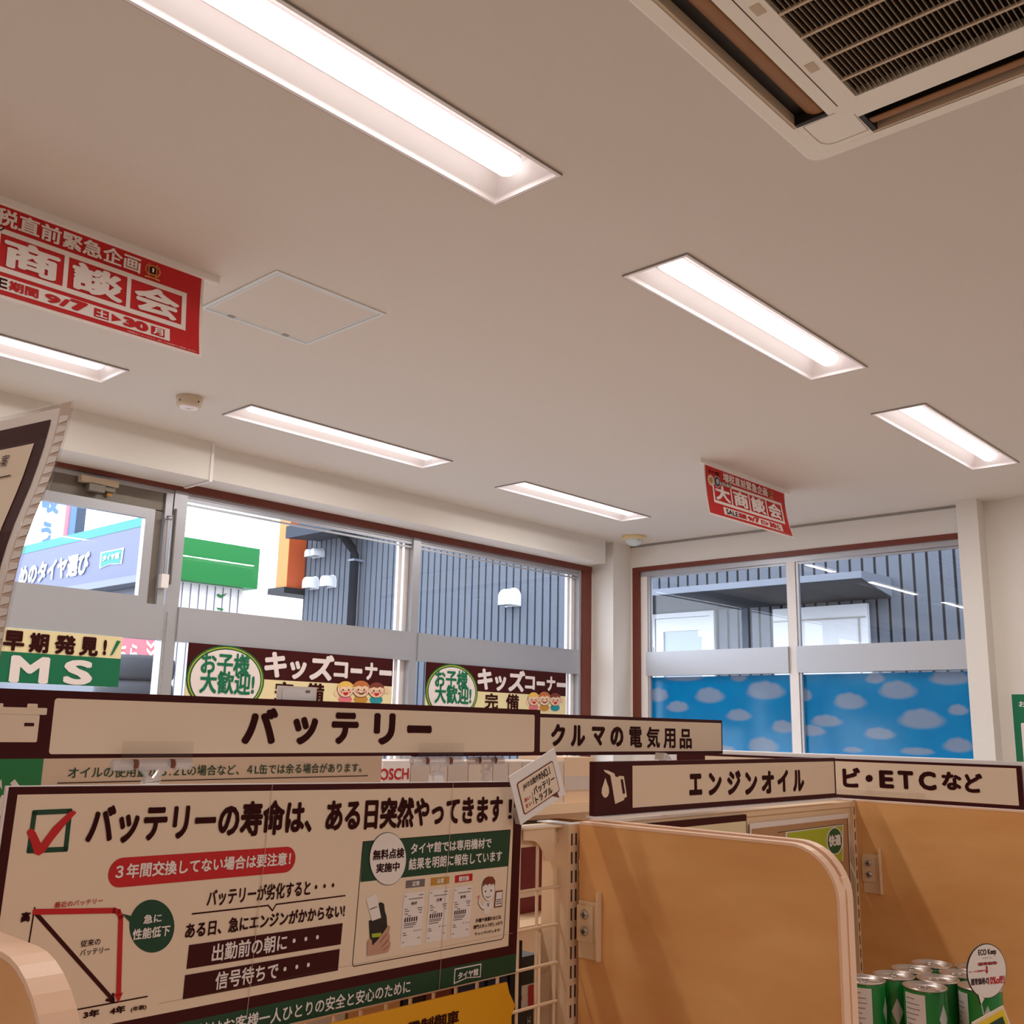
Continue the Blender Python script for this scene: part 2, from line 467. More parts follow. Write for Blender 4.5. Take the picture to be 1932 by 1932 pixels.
front_window('window_3', 4.345, 6.00, 0.0, 0.03)
# brown timber surround
MB().box((0.70, FY-0.016, 2.779), (6.11, FY+0.06, 2.8198), M_BROWN).build('trim_front_window_head', kind='structure')
MB().box((6.00, FY-0.012, 0.45), (6.108, FY+0.06, 2.7788), M_BROWN).build('trim_front_window_jamb', kind='structure')

# ------------------------------------------------------------------ window (right wall), with the printed cloud film on the lower panes
def cloud_material():
    m = bpy.data.materials.new('cloud_film'); m.use_nodes = True
    nt = m.node_tree; nt.nodes.clear()
    out = nt.nodes.new('ShaderNodeOutputMaterial')
    at = nt.nodes.new('ShaderNodeAttribute'); at.attribute_name = 'cloud'
    nz = nt.nodes.new('ShaderNodeTexNoise'); nz.inputs['Scale'].default_value = 7
    tc = nt.nodes.new('ShaderNodeTexCoord')
    nt.links.new(tc.outputs['Object'], nz.inputs['Vector'])
    bl = nt.nodes.new('ShaderNodeMix'); bl.data_type = 'RGBA'
    bl.inputs[6].default_value = S(0, 122, 184); bl.inputs[7].default_value = S(0, 146, 200)
    nt.links.new(nz.outputs['Fac'], bl.inputs[0])
    mx = nt.nodes.new('ShaderNodeMix'); mx.data_type = 'RGBA'
    mx.inputs[7].default_value = S(140, 158, 182)
    nt.links.new(at.outputs['Fac'], mx.inputs[0]); nt.links.new(bl.outputs[2], mx.inputs[6])
    df = nt.nodes.new('ShaderNodeBsdfDiffuse'); tl = nt.nodes.new('ShaderNodeBsdfTranslucent'); gl = nt.nodes.new('ShaderNodeBsdfGlossy')
    gl.inputs['Roughness'].default_value = 0.12
    nt.links.new(mx.outputs[2], df.inputs[0]); nt.links.new(mx.outputs[2], tl.inputs[0])
    m1 = nt.nodes.new('ShaderNodeMixShader'); m1.inputs[0].default_value = 0.5
    nt.links.new(df.outputs[0], m1.inputs[1]); nt.links.new(tl.outputs[0], m1.inputs[2])
    m2 = nt.nodes.new('ShaderNodeMixShader')
    nt.links.new(schlick(nt, 1.4), m2.inputs[0]); nt.links.new(m1.outputs[0], m2.inputs[1]); nt.links.new(gl.outputs[0], m2.inputs[2])
    nt.links.new(m2.outputs[0], out.inputs[0])
    return m
M_CLOUD = cloud_material()
GX = RX + 0.055
CLOUDS = [(1290,1277,34,10),(1394,1277,14,11),(1242,1312,17,15),(1339,1313,25,17),(1445,1304,33,20),(1278,1334,19,12),(1394,1350,22,13),
          (1478,1372,20,14),(1440,1408,26,18),(1330,1395,18,8),(1365,1414,20,8),(1651,1280,17,12),(1694,1303,33,20),(1604,1324,28,18),(1792,1279,36,17),
          (1738,1358,40,22),(1560,1361,27,13),(1530,1379,26,12),(1660,1385,27,13),(1808,1340,18,12),(1808,1407,27,16),(1730,1418,30,8),(1517,1312,14,14),(1610,1415,18,6),(1250,1385,20,10)]
cl_uv = []
for x, y, rx, ry in CLOUDS:
    c = onX(x, y, GX); e = onX(x-rx, y, GX); t = onX(x, y-ry, GX)
    cl_uv.append((c.y, c.z, abs(e.y-c.y), abs(t.z-c.z), random.random()*9))
def cloud_at(y, z):
    best = 0.0
    for cy, cz, a, b, ph in cl_uv:
        dx, dz = (y-cy)/a, (z-cz)/b
        if abs(dx) > 1.6 or abs(dz) > 1.8: continue
        for ox, oz, sx, sz in ((0, -0.08, 1.0, 0.66), (-0.42+0.1*math.sin(ph), 0.12, 0.5, 0.62), (0.38+0.1*math.cos(ph), 0.16, 0.52, 0.66), (0.05*math.sin(2*ph), 0.36, 0.46, 0.58)):
            r = math.hypot((dx-ox)/sx, (dz-oz)/sz)
            best = max(best, min(1.0, max(0.0, (1.22-r)/0.40)))
    return best
def side_window(name, y0, y1, far_stile):
    w = setting(name, (RX, (y0+y1)/2, WZ0))
    fr = MB()
    fr.box((RX+0.02, y0, WZ0+0.02), (RX+0.09, y0+0.004, 2.752), M_ALU)
    fr.box((RX+0.02, y1-far_stile, WZ0+0.02), (RX+0.09, y1, 2.752), M_WHITE if far_stile < 0.08 else M_ALU)
    fr.box((RX+0.02, y0, 2.752), (RX+0.09, y1, 2.79), M_ALU).box((RX+0.02, y0, WZ0), (RX+0.09, y1, WZ0+0.02), M_WHITE)
    fr.build('frame', w)
    MB().box((RX+0.0, y0, 1.995), (RX+0.08, y1-far_stile, 2.172), M_ALU).build('transom_panel', w)
    MB().box((GX, y0+0.004, 2.172), (GX+0.005, y1-far_stile, 2.752), M_GLASS).build('pane', w)
    MB().box((GX+0.004, y0+0.004, WZ0+0.02), (GX+0.009, y1-far_stile, 1.995), M_GLASS).build('pane', w)
    s = MB().box((GX-0.03, y1-far_stile-0.022, WZ0+0.02), (GX-0.008, y1-far_stile-0.006, 2.752), M_ALU)
    s.box((GX-0.032, y0+0.01, 2.735), (GX-0.01, y1-far_stile-0.01, 2.747), M_ALU)
    s.build('sash_channel', w)
    # film
    nu, nv = 130, 70
    me = bpy.data.meshes.new('cloud_film'); vs = []; cs = []
    a, b, c, d = y0+0.004, y1-far_stile-0.004, WZ0+0.02, 1.985
    for j in range(nv+1):
        for i in range(nu+1):
            y = b + (a-b)*i/nu; z = c + (d-c)*j/nv
            vs.append((GX-RX, y-(y0+y1)/2, z-WZ0)); cs.append(cloud_at(y, z))
    me.from_pydata(vs, [], [(j*(nu+1)+i, j*(nu+1)+i+1, (j+1)*(nu+1)+i+1, (j+1)*(nu+1)+i) for j in range(nv) for i in range(nu)])
    A = me.attributes.new('cloud', 'FLOAT', 'POINT'); A.data.foreach_set('value', cs)
    me.materials.append(M_CLOUD)
    o = bpy.data.objects.new('cloud_film', me); COL.objects.link(o); o.parent = w; o['label'] = 'blue film printed with grey white clouds'
    return w
ym = onX(1482, 1200, RX+0.03).y
side_window('window_4', ym-0.03, WY1-0.06, 0.06)
side_window('window_5', WY0, ym-0.03, 0.062)
MB().box((RX-0.006, WY0, 2.79), (RX+0.09, WY1, WZ1), M_BROWN).build('trim_side_window_head', kind='structure')
MB().box((RX-0.006, WY1-0.06, WZ0), (RX+0.09, WY1, 2.79), M_BROWN).build('trim_side_window_jamb', kind='structure')

# ------------------------------------------------------------------ ceiling lights
def lamp_proto(x, y):
    root = thing('ceiling_light', 'x', 'ceiling light', (x+LL/2, y, CZ))
    x1 = x + LL; a, b = y-LW/2, y+LW/2
    f = MB()
    for (p, q) in (((x, a), (x1, a+.010)), ((x, b-.010), (x1, b)), ((x, a+.010), (x+.010, b-.010)), ((x1-.010, a+.010), (x1, b-.010))):
        f.box((p[0], p[1], CZ-0.006), (q[0], q[1], CZ-0.0005), M_LAMPW)
    e = 0.0016
    for (p, q) in (((x-e, a-e), (x1+e, a)), ((x-e, b), (x1+e, b+e)), ((x-e, a), (x, b)), ((x1, a), (x1+e, b))):
        f.box((p[0], p[1], CZ-0.006), (q[0], q[1], CZ-0.0005), M_GREYRIM)
    f.build('rim', root)
    i = 0.0105; zt = CZ+0.055; k = 0.042
    t = MB()
    A = [(x+i, a+i, CZ-.004), (x1-i, a+i, CZ-.004), (x1-i, b-i, CZ-.004), (x+i, b-i, CZ-.004)]
    B = [(x+k, a+k, zt), (x1-k, a+k, zt), (x1-k, b-k, zt), (x+k, b-k, zt)]
    t.add(A+B, [(0,1,5,4),(1,2,6,5),(2,3,7,6),(3,0,4,7),(4,5,6,7)], M_LAMPW)
    t.build('reflector_trough', root)
    # light bar: half-round diffuser with rounded ends
    r = 0.040; hz = zt-0.012; prof = []
    d = MB(); n = 14; X0, X1 = x+0.055, x1-0.055
    rows = []
    for (xx, sc) in ((X0, 0.55), (X0+0.008, 0.85), (X0+0.022, 1.0), (X1-0.022, 1.0), (X1-0.008, 0.85), (X1, 0.55)):
        rows.append([(xx, y - math.cos(math.pi*j/n)*r*sc, hz - math.sin(math.pi*j/n)*0.036*sc) for j in range(n+1)])
    vs = [p for rw in rows for p in rw]; fs = []
    for q in range(len(rows)-1):
        for j in range(n): fs.append((q*(n+1)+j, q*(n+1)+j+1, (q+1)*(n+1)+j+1, (q+1)*(n+1)+j))
    d.add(vs, fs, M_LAMP, True)
    d.add(rows[0]+rows[-1], [tuple(range(n+1)), tuple(range(n+1, 2*n+2))[::-1]], M_LAMP)
    d.build('diffuser', root)
    MB().box((X0+0.01, y-0.034, hz), (X1-0.01, y+0.034, zt), M_LAMPW).build('bar_base', root)
    for sx in (x+0.13, x1-0.13):
        for sy in (-0.058, 0.058):
            MB().lathe([(0.0005, -0.004), (0.004, -0.003), (0.005, 0.0)], M_STEEL, (sx, y+sy, zt-0.0005), n=10).build('screw', root)
    ld = bpy.data.lights.new('light_bar', 'AREA'); ld.shape = 'RECTANGLE'; ld.size = 1.12; ld.size_y = 0.05
    ld.energy = LAMP_W; ld.color = (1.0, 0.935, 0.885)
    lo = bpy.data.objects.new('light_bar', ld); COL.objects.link(lo); lo.parent = root; lo.location = (0, 0, hz-0.0375-CZ)
    return root
LAB = ['recessed ceiling light nearest the camera, cut by the top edge, beside the air conditioner',
       'recessed ceiling light in the right row, between the nearest light and the farthest right one',
       'recessed ceiling light at far right, above and right of the small red hanging banner',
       'recessed ceiling light at the left edge, just below the large red hanging banner',
       'recessed ceiling light beside the round smoke detector, above the long front window',
       'recessed ceiling light nearest the room corner, left of the small red hanging banner']
L0 = lamp_proto(*LAMPS[0]); L0['label'] = LAB[0]; L0['group'] = 'recessed ceiling lights'
for i, (x, y) in enumerate(LAMPS[1:], 1):
    dup(L0, (x+LL/2, y, CZ), LAB[i] if i < 6 else 'recessed ceiling light added outside the view, behind or left of the camera', 'recessed ceiling lights')

# ------------------------------------------------------------------ ceiling cassette air conditioner
ac = thing('air_conditioner', 'large square ceiling air conditioner with slatted grille at the top right', 'air conditioner', ((AC0[0]+AC1[0])/2, (AC0[1]+AC1[1])/2, CZ))
zp = 2.968
def acp(x0, y0, x1, y1, z0=zp, z1=CZ-0.0005, m=M_ACW, b=None):
    return (b or MB()).box((x0, y0, z0), (x1, y1, z1), m)
X0, Y0 = AC0; X1, Y1 = AC1
cx, cy = (X0+X1)/2, (Y0+Y1)/2
# rounded outer rim ring, panel strips leaving four slots and the grille opening open
SL = 0.30   # half length of a slot
sA, sB = 0.348, 0.425       # slot inner/outer distance from the centre
gH = 0.272                   # half grille
pl = MB()
R = 0.035
def rring(h0, r0, h1, r1, z0, z1, m, b):
    def loop(h, r, z):
        P = []
        for sx, sy, a0 in ((1, 1, 0), (-1, 1, 90), (-1, -1, 180), (1, -1, 270)):
            for k in range(7):
                t = math.radians(a0 + 15*k); P.append((cx + sx*(h-r) + r*math.cos(t), cy + sy*(h-r) + r*math.sin(t), z))
        return P
    A, B = loop(h0, r0, z0), loop(h1, r1, z1); n = len(A)
    b.add(A+B, [(i, (i+1) % n, (i+1) % n + n, i+n) for i in range(n)], m, False)
H = (X1-X0)/2
rring(H, R, H-0.004, R, CZ-0.001, zp+0.006, M_ACW, pl)
rring(H-0.004, R, H-0.012, R, zp+0.006, zp, M_ACW, pl)
rring(H-0.012, R, sB+0.0078, 0.0008, zp, zp, M_ACW, pl)
pl.build('outer_rim', ac)
mid = MB()
q = sB+0.0125
for sx, sy in ((1, 1), (1, -1), (-1, 1), (-1, -1)):
    mid.box((cx+sx*SL, cy+sy*SL, zp), (cx+sx*(sB+.0076), cy+sy*(sB+.0076), zp+0.02), M_ACW)
for d in (1, -1):
    mid.box((cx-SL, cy+d*gH, zp), (cx+SL, cy+d*sA, zp+0.02), M_ACW)
    mid.box((cx+d*gH, cy-gH, zp), (cx+d*sA, cy+gH, zp+0.02), M_ACW)
    for e in (1, -1): mid.box((cx+d*SL, cy+e*gH, zp), (cx+d*sA, cy+e*SL, zp+0.02), M_ACW)
mid.build('face_panel', ac)
for d, ax in ((1, 'x'), (-1, 'x'), (1, 'y'), (-1, 'y')):
    v = MB(); w = MB()
    n = 8; pts = []
    for k in range(n+1):
        t = k/n
        off = sA+0.006 + t*(0.040); z = zp+0.006 - 0.005*math.sin(t*math.pi) + 0.013*t
        pts.append((off, z))
    prof = pts + [(o, z+0.003) for o, z in reversed(pts)]
    if ax == 'x':
        v.prism([(cx-SL+0.014, cy+d*o, z) for o, z in prof], (2*SL-0.028, 0, 0), M_ACB, True)
        w.box((cx-SL, cy+d*sA, zp+0.027), (cx+SL, cy+d*(sB+.006), zp+0.031), M_BLACK)
        w.box((cx-SL, cy+d*(sB+.0), zp+0.001), (cx+SL, cy+d*(sB+.008), zp+0.027), M_ACG)
        w.box((cx-SL, cy+d*(sA-.001), zp+0.0201), (cx+SL, cy+d*(sA+.003), zp+0.027), M_BLACK)
        for e in (1, -1): w.box((cx+e*SL, cy+d*sA, zp+0.0005), (cx+e*(SL-0.012), cy+d*sB, zp+0.027), M_BLACK)
    else:
        v.prism([(cx+d*(o+0.022), cy-SL+0.014, z-0.004) for o, z in prof], (0, 2*SL-0.028, 0), M_ACB, True)
        w.box((cx+d*sA, cy-SL, zp+0.027), (cx+d*(sB+.006), cy+SL, zp+0.031), M_BLACK)
        w.box((cx+d*(sB+.0), cy-SL, zp+0.001), (cx+d*(sB+.008), cy+SL, zp+0.027), M_ACG)
        w.box((cx+d*(sA-.001), cy-SL, zp+0.0201), (cx+d*(sA+.003), cy+SL, zp+0.027), M_BLACK)
        for e in (1, -1): w.box((cx+d*sA, cy+e*SL, zp+0.0005), (cx+d*sB, cy+e*(SL-0.012), zp+0.027), M_BLACK)
    v.build('vane', ac); w.build('air_slot', ac)
g = MB()
nl = 50
for k in range(nl):
    y = cy - gH + (k+0.5)*2*gH/nl
    g.obox((cx-gH, y-0.0022, zp+0.001), (2*gH, 0, 0), (0, 0.0020, 0), (0, 0.004, 0.016), M_SLAT)
for k in range(1, 6):
    x = cx - gH + k*2*gH/6 + 0.02
    g.box((x-0.0035, cy-gH, zp+0.0004), (x+0.0035, cy+gH, zp+0.006), M_ACG)
g.build('grille', ac)
MB().box((cx-gH, cy-gH, zp+0.022), (cx+gH, cy+gH, zp+0.024), M_BLACK).build('filter', ac, label='dark filter behind the slats')
gl_ = MB()
for d in (1, -1):
    gl_.box((cx-SL, cy+d*(gH+0.044), zp-0.0003), (cx+SL-0.02, cy+d*(gH+0.0465), zp+0.001), M_SLOT)
gl_.build('panel_gap', ac)
ln = MB()
def aline(pts, w=0.0012):
    for a, b in zip(pts, pts[1:]):
        a = Vector((a[0], a[1], zp-0.0004)); b = Vector((b[0], b[1], zp-0.0004)); d = (b-a).normalized(); n_ = Vector((-d.y, d.x, 0))*w/2
        ln.add([a-n_, b-n_, b+n_, a+n_], [(3, 2, 1, 0)], M_SLOT)
for sx, sy in ((1, 1), (1, -1), (-1, 1), (-1, -1)):
    o_ = 0.412; r_ = 0.03
    arc = [(cx+sx*(o_-r_+r_*math.cos(math.radians(90-15*k))), cy+sy*(o_-r_+r_*math.sin(math.radians(90-15*k)))) for k in range(7)]
    aline([(cx+sx*(SL-0.0), cy+sy*(gH+0.06)), (cx+sx*(SL+.004), cy+sy*o_)] + arc + [(cx+sx*o_, cy+sy*(SL+.004)), (cx+sx*(gH+0.06), cy+sy*(SL+0.002))])
ln.build('corner_cover_line', ac)
for q_ in ((1430, 18), (1532, 127)):
    p = onZ(q_[0], q_[1], zp)
    MB().box((p.x-0.016, p.y-0.010, zp-0.0015), (p.x+0.016, p.y+0.010, zp+0.001), M_ACG).build('grille_catch', ac)

# ------------------------------------------------------------------ access hatch, smoke detectors
hx0, hx1, hy0, hy1 = 1.668, 2.122, 2.592, 3.052
ht = thing('ceiling_hatch', 'square ceiling access hatch with thin aluminium frame beside the large red banner', 'ceiling hatch', ((hx0+hx1)/2, (hy0+hy1)/2, CZ))
f = MB(); w = 0.015
for (p, q, s_, t_) in ((hx0, hy0, hx1, hy0+w), (hx0, hy1-w, hx1, hy1), (hx0, hy0+w, hx0+w, hy1-w), (hx1-w, hy0+w, hx1, hy1-w)):
    f.box((p, q, CZ-0.004), (s_, t_, CZ-0.0005), M_HATCH)
f.build('frame', ht)
w += 0.0025; f = MB()
for (p, q, s_, t_) in ((hx0+w, hy0+w, hx1-w, hy0+w+.008), (hx0+w, hy1-w-.008, hx1-w, hy1-w), (hx0+w, hy0+w+.008, hx0+w+.008, hy1-w-.008), (hx1-w-.008, hy0+w+.008, hx1-w, hy1-w-.008)):
    f.box((p, q, CZ-0.003), (s_, t_, CZ-0.0005), M_HATCH)
f.build('lid_edge', ht)
MB().box((hx0+w+.008, hy0+w+.008, CZ-0.002), (hx1-w-.008, hy1-w-.008, CZ-0.0005), M_CEIL).build('lid', ht)
f = MB()
for t in (0.25, 0.75):
    f.box((hx0+(hx1-hx0)*t-0.012, hy1-w-0.012, CZ-0.0045), (hx0+(hx1-hx0)*t+0.012, hy1-w+0.006, CZ-0.003), M_GREYRIM)
f.build('latch', ht)

p = onZ(358, 750, CZ)
sd = thing('smoke_detector', 'drum shaped beige smoke detector on the ceiling near the left lights', 'smoke detector', (p.x, p.y, CZ))
MB().lathe([(0.058, 0), (0.058, -0.008), (0.054, -0.012), (0.054, -0.038), (0.050, -0.043), (0.001, -0.044)], M_ACG, (p.x, p.y, CZ-0.0005), n=40).build('body', sd)
MB().lathe([(0.040, -0.0445), (0.038, -0.050), (0.012, -0.052), (0.010, -0.047), (0.001, -0.047)], M_FOAM, (p.x, p.y, CZ), n=32).build('sensor_cap', sd)
f = MB()
for a in (0.4, 1.9, 3.4, 5.0):
    f.box((p.x+0.0535*math.cos(a)-0.003, p.y+0.0535*math.sin(a)-0.003, CZ-0.03), (p.x+0.0535*math.cos(a)+0.003, p.y+0.0535*math.sin(a)+0.003, CZ-0.024), M_BLACK)
f.build('vent_hole', sd)
p = onZ(1196, 1012, CZ)
dm = thing('dome_sensor', 'beige round ceiling sensor with a clear dome beside the corner pillar', 'ceiling sensor', (p.x, p.y, CZ))
MB().lathe([(0.088, 0), (0.090, -0.012), (0.082, -0.022), (0.066, -0.026), (0.001, -0.026)], mat('sensor_beige', S(226, 200, 150), 0.5, var=0.0), (p.x, p.y, CZ-0.0005), n=40).build('base', dm)
MB().lathe([(0.066, -0.026), (0.064, -0.040), (0.052, -0.058), (0.030, -0.070), (0.001, -0.074)], mat('frosted_dome', S(206, 216, 216), 0.15, var=0.0, spec=0.8), (p.x, p.y, CZ), n=40).build('dome', dm)
MB().box((p.x-0.02, p.y-0.063, CZ-0.036), (p.x+0.005, p.y-0.045, CZ-0.028), M_BLACK).build('detector_slit', dm)

# ------------------------------------------------------------------ red sale banners hanging from the ceiling
def banner(x0, name_label, bow):
    BW, BH = 0.878, 0.278; Y = 2.79; zb = 3.0 - 0.018 - BH
    root = thing('hanging_banner', name_label, 'banner', (x0+BW/2, Y, 3.0), 'red sale banners')
    B = Board((x0, Y, zb), (1, 0, 0), eps=0.0012, warp=lambda u, v: bow * (1 - v/BH)**2 * (0.55 + 0.45*u/BW))
    n = lambda fu, fv: (fu*BW, fv*BH)
    B.slab('sheet', 0, 0, BW, BH, 0.001, M_PWHITE, 4, 18)
    for i in range(4):
        for j in range(18):
            m_ = 0.010
            a, c = m_ + (BW-2*m_)*i/4, m_ + (BW-2*m_)*(i+1)/4; b, d = m_ + (BH-1.3*m_)*j/18, m_ + (BH-1.3*m_)*(j+1)/18
            B.rectuv('sheet', a, b, c, d, M_RED, 1)
    T = lambda part, s, a, b, c, d, m, bold=0.03, lay=3, sh=0: B.textuv(part, s, a*BW, b*BH, c*BW, d*BH, m, bold, lay, sh)
    T('lettering', '増税直前緊急企画', .205, .765, .755, .95, M_PWHITE, 0.035)
    T('lettering', 'タイヤ館', .045, .83, .165, .92, M_INK, 0.02)
    # burst and round tyre mark
    for rr, m_, lay in ((0.036, M_PWHITE, 2), (0.022, M_OCHRE, 3)):
        pts = []
        for k in range(28):
            r_ = rr if k % 2 == 0 else rr*0.72
            pts.append((0.066*BW + r_*math.cos(k*math.pi/14), 0.70*BH + r_*0.95*math.sin(k*math.pi/14)))
        B.polyuv('sheet', pts, m_, lay)
    for rr, m_, lay in ((0.031, M_PWHITE, 2), (0.027, M_BLACK, 3), (0.017, mat('tyre_blue_%d' % int(x0*10), S(150, 170, 210), 0.5, var=0), 4)):
        B.polyuv('sheet', [(0.135*BW + rr*math.cos(k*math.pi/14), 0.715*BH + rr*math.sin(k*math.pi/14)) for k in range(28)], m_, lay)
    T('lettering', '低', .12, .68, .15, .755, M_PWHITE, 0.02, 5)
    T('lettering', 'タイヤ', .173, .658, .305, .768, M_INK, 0.09, 3)
    T('lettering', 'タイヤ', .178, .668, .30, .758, M_PWHITE, 0.02, 4)
    # white frame of four cells
    a, b, c, d = .075*BW, .275*BH, .935*BW, .735*BH; t = 0.0155
    B.frame('sheet', a, b, c, d, t, M_PWHITE, 2)
    for k in (1, 2, 3):
        x = a + (c-a)*k/4
        B.rectuv('sheet', x-t*0.42, b+t, x+t*0.42, d-t, M_PWHITE, 2)
    for k, ch in enumerate('大商談会'):
        xa = a + (c-a)*k/4 + t*0.75; xb = a + (c-a)*(k+1)/4 - t*0.75
        if k == 0: xa += t*0.4
        if k == 3: xb -= t*0.4
        B.textuv('lettering', ch, xa+0.006, b+t+0.004, xb-0.006, d-t-0.004, M_PWHITE, 0.042, 3)
    B.rectuv('sheet', .17*BW, .085*BH, .875*BW, .232*BH, M_PWHITE, 2)
    T('lettering', 'SALE', .195, .105, .33, .21, M_INK, 0.03)
    T('lettering', '期間', .335, .105, .425, .21, M_RED, 0.04)
    T('lettering', '9/', .445, .105, .525, .20, M_RED, 0.05)
    T('lettering', '7', .525, .105, .585, .225, M_RED, 0.07)
    B.rectuv('sheet', .605*BW, .105*BH, .655*BW, .205*BH, M_RED, 3); T('lettering', '土', .61, .115, .65, .195, M_PWHITE, 0.04, 4)
    B.polyuv('lettering', [(.665*BW, .11*BH), (.70*BW, .155*BH), (.665*BW, .2*BH)], M_RED, 3)
    T('lettering', '30', .705, .105, .795, .215, M_RED, 0.07)
    B.rectuv('sheet', .805*BW, .105*BH, .855*BW, .205*BH, M_RED, 3); T('lettering', '月', .812, .115, .848, .195, M_PWHITE, 0.04, 4)
    # small gold wreath badge after the title
    ex, ey = .80*BW, .855*BH
    B.polyuv('badge', [(ex-.014, ey-.014), (ex+.014, ey-.014), (ex+.014, ey+.012), (ex, ey+.019), (ex-.014, ey+.012)], M_GOLD, 3)
    B.polyuv('badge', [(ex-.011, ey-.011), (ex+.011, ey-.011), (ex+.011, ey+.010), (ex, ey+.015), (ex-.011, ey+.010)], M_SIGND, 4)
    B.textuv('badge', '1', ex-.003, ey-.006, ex+.003, ey+.008, M_PWHITE, 0.05, 5)
    for sgn in (1, -1):
        for k in range(7):
            th = math.radians(-60 + 20*k); r_ = 0.023
            px, py = ex + sgn*r_*math.cos(th), ey + r_*math.sin(th)*0.9
            B.polyuv('badge', [(px-.0025, py-.002), (px+.0025, py-.002), (px+.003*sgn, py+.004), (px-.001*sgn, py+.003)], M_GOLD, 4)
    B.polyuv('badge', [(ex-.022, ey-.022), (ex+.022, ey-.022), (ex+.026, ey-.028), (ex, ey-.025), (ex-.026, ey-.028)], M_GOLD, 4)
    B.textuv('lettering', '※画像はイメージです。詳しくは店頭でご確認ください', .72*BW, .045*BH, .975*BW, .062*BH, M_PWHITE, 0.0, 3)
    B.finish(root)
    r = MB()
    r.box((x0-0.045, Y-0.004, 2.975), (x0+BW+0.05, Y+0.006, 2.9995), M_WHITE)
    r.prism([(x0-0.045, Y-0.004, 2.975), (x0-0.045, Y-0.009, 2.979), (x0-0.045, Y-0.009, 2.9995), (x0-0.045, Y-0.004, 2.9995)], (BW+0.095, 0, 0), M_WHITE)
    r.build('hanging_rail', root)
    return root
banner(0.654, 'large red sale banner hanging from the ceiling at the left edge', 0.03)
banner(4.478, 'small distant red sale banner hanging from the ceiling before the side window', 0.05)

# ------------------------------------------------------------------ window banners for the kids corner, on the lower front panes
def ktag(B, part, cx, cy, r, hair, shirt, wave):
    B.ell(part, cx, cy+r*1.25, r*0.85, r*0.55, shirt, 3)
    B.ell(part, cx, cy, r*1.06, r*1.02, M_INK, 4); B.ell(part, cx, cy, r, r*0.96, M_SKIN, 5)
    B.ell(part, cx, cy-r*0.18, r*1.02, r*0.86, hair, 6, a0=8, a1=172)
    B.poly(part, [(cx-r*.75, cy-r*.25), (cx-r*.35, cy-r*.42), (cx+r*.1, cy-r*.28), (cx+r*.5, cy-r*.45), (cx+r*.8, cy-r*.2), (cx+r*.7, cy+r*.1), (cx-r*.7, cy+r*.1)], M_SKIN, 7)
    for s_ in (-1, 1):
        B.ell(part, cx+s_*r*.36, cy+r*.05, r*.07, r*.13, M_INK, 8, n=10)
        B.ell(part, cx+s_*r*.55, cy+r*.33, r*.15, r*.1, M_PINK, 8, n=12)
    if wave: B.ell(part, cx, cy+r*.36, r*.32, r*.36, M_RED, 8, n=14, a0=180, a1=360)
    else: B.path(part, [(cx-r*.35, cy+r*.4), (cx-r*.15, cy+r*.55), (cx+r*.15, cy+r*.55), (cx+r*.35, cy+r*.4)], 0.006, M_INK, 8)
kb = thing('window_banner', 'kids corner banner hung in the left pane of the long front window', 'window banner', (3.42, 4.80, 1.60), 'kids corner banners')
KY = 4.815
B = Board((3.42, KY, 1.60), (1, 0, 0), eps=0.0012)
Z3 = lambda x, y: (300+x/3.864, 850+y/3.864)
u0 = B.at(356.4, 1212)[0]; u1 = B.at(742, 1243)[0]; vt = 1.991-1.60; vm = B.at(*Z3(760, 1668))[1]; vb = vm-0.20
B.slab('sheet', u0, vb, u1, vt, 0.003, M_SIGND)
KC = mat('banner_cream', S(240, 226, 176), 0.5, var=0.0)
B.rectuv('sheet', u0, vb, u1, vm, KC, 1)
ccx, ccy = 300+480/3.864, 850+1672/3.864
for rx, ry, m_, lay in ((74, 65, M_GREEN, 2), (71, 62, M_LIME, 3), (68.5, 59.5, M_GREEN, 4), (66, 57, M_PWHITE, 5)):
    B.ell('sheet', ccx, ccy, rx, ry, m_, lay)
GR = mat('banner_green', S(0, 112, 74), 0.5, var=0.0)
B.text('lettering', 'お子様', Z3(295, 1628), Z3(660, 1488), GR, 0.035, 7, 0.0)
B.text('lettering', '大歓迎!', Z3(285, 1768), Z3(695, 1622), GR, 0.035, 7, 0.0)
for ch, l, t_, r_, b_ in (('キ', 760, 1475, 935, 1650), ('ッ', 945, 1540, 1075, 1665), ('ズ', 1090, 1495, 1278, 1672), ('コ', 1268, 1545, 1378, 1655), ('ー', 1392, 1592, 1480, 1622), ('ナ', 1495, 1550, 1592, 1672), ('ー', 1602, 1606, 1695, 1638)):
    B.text('lettering', ch, Z3(l, b_), Z3(r_, t_), M_PWHITE, 0.05, 3)
B.text('lettering', '完', Z3(835, 1822), Z3(985, 1690), M_INK, 0.035, 3)
B.text('lettering', '備', Z3(1060, 1832), Z3(1205, 1700), M_INK, 0.035, 3)
ktag(B, 'illustration', *Z3(1355, 1742), 15, M_HAIRY, M_PINK, True)
ktag(B, 'illustration', *Z3(1468, 1740), 15.5, M_HAIRO, M_OCHRE, False)
ktag(B, 'illustration', *Z3(1580, 1748), 14.5, M_HAIRB, M_TEAL, True)
B.ell('illustration', *Z3(1658, 1752), 4.5, 5, M_SKIN, 4)
B.ell('illustration', *Z3(1290, 1770), 4, 6, M_SKIN, 4)
B.finish(kb)
dup(kb, (3.42+1.665, 4.80, 1.60), 'kids corner banner hung in the pane of the front window nearest the corner pillar', 'kids corner banners')

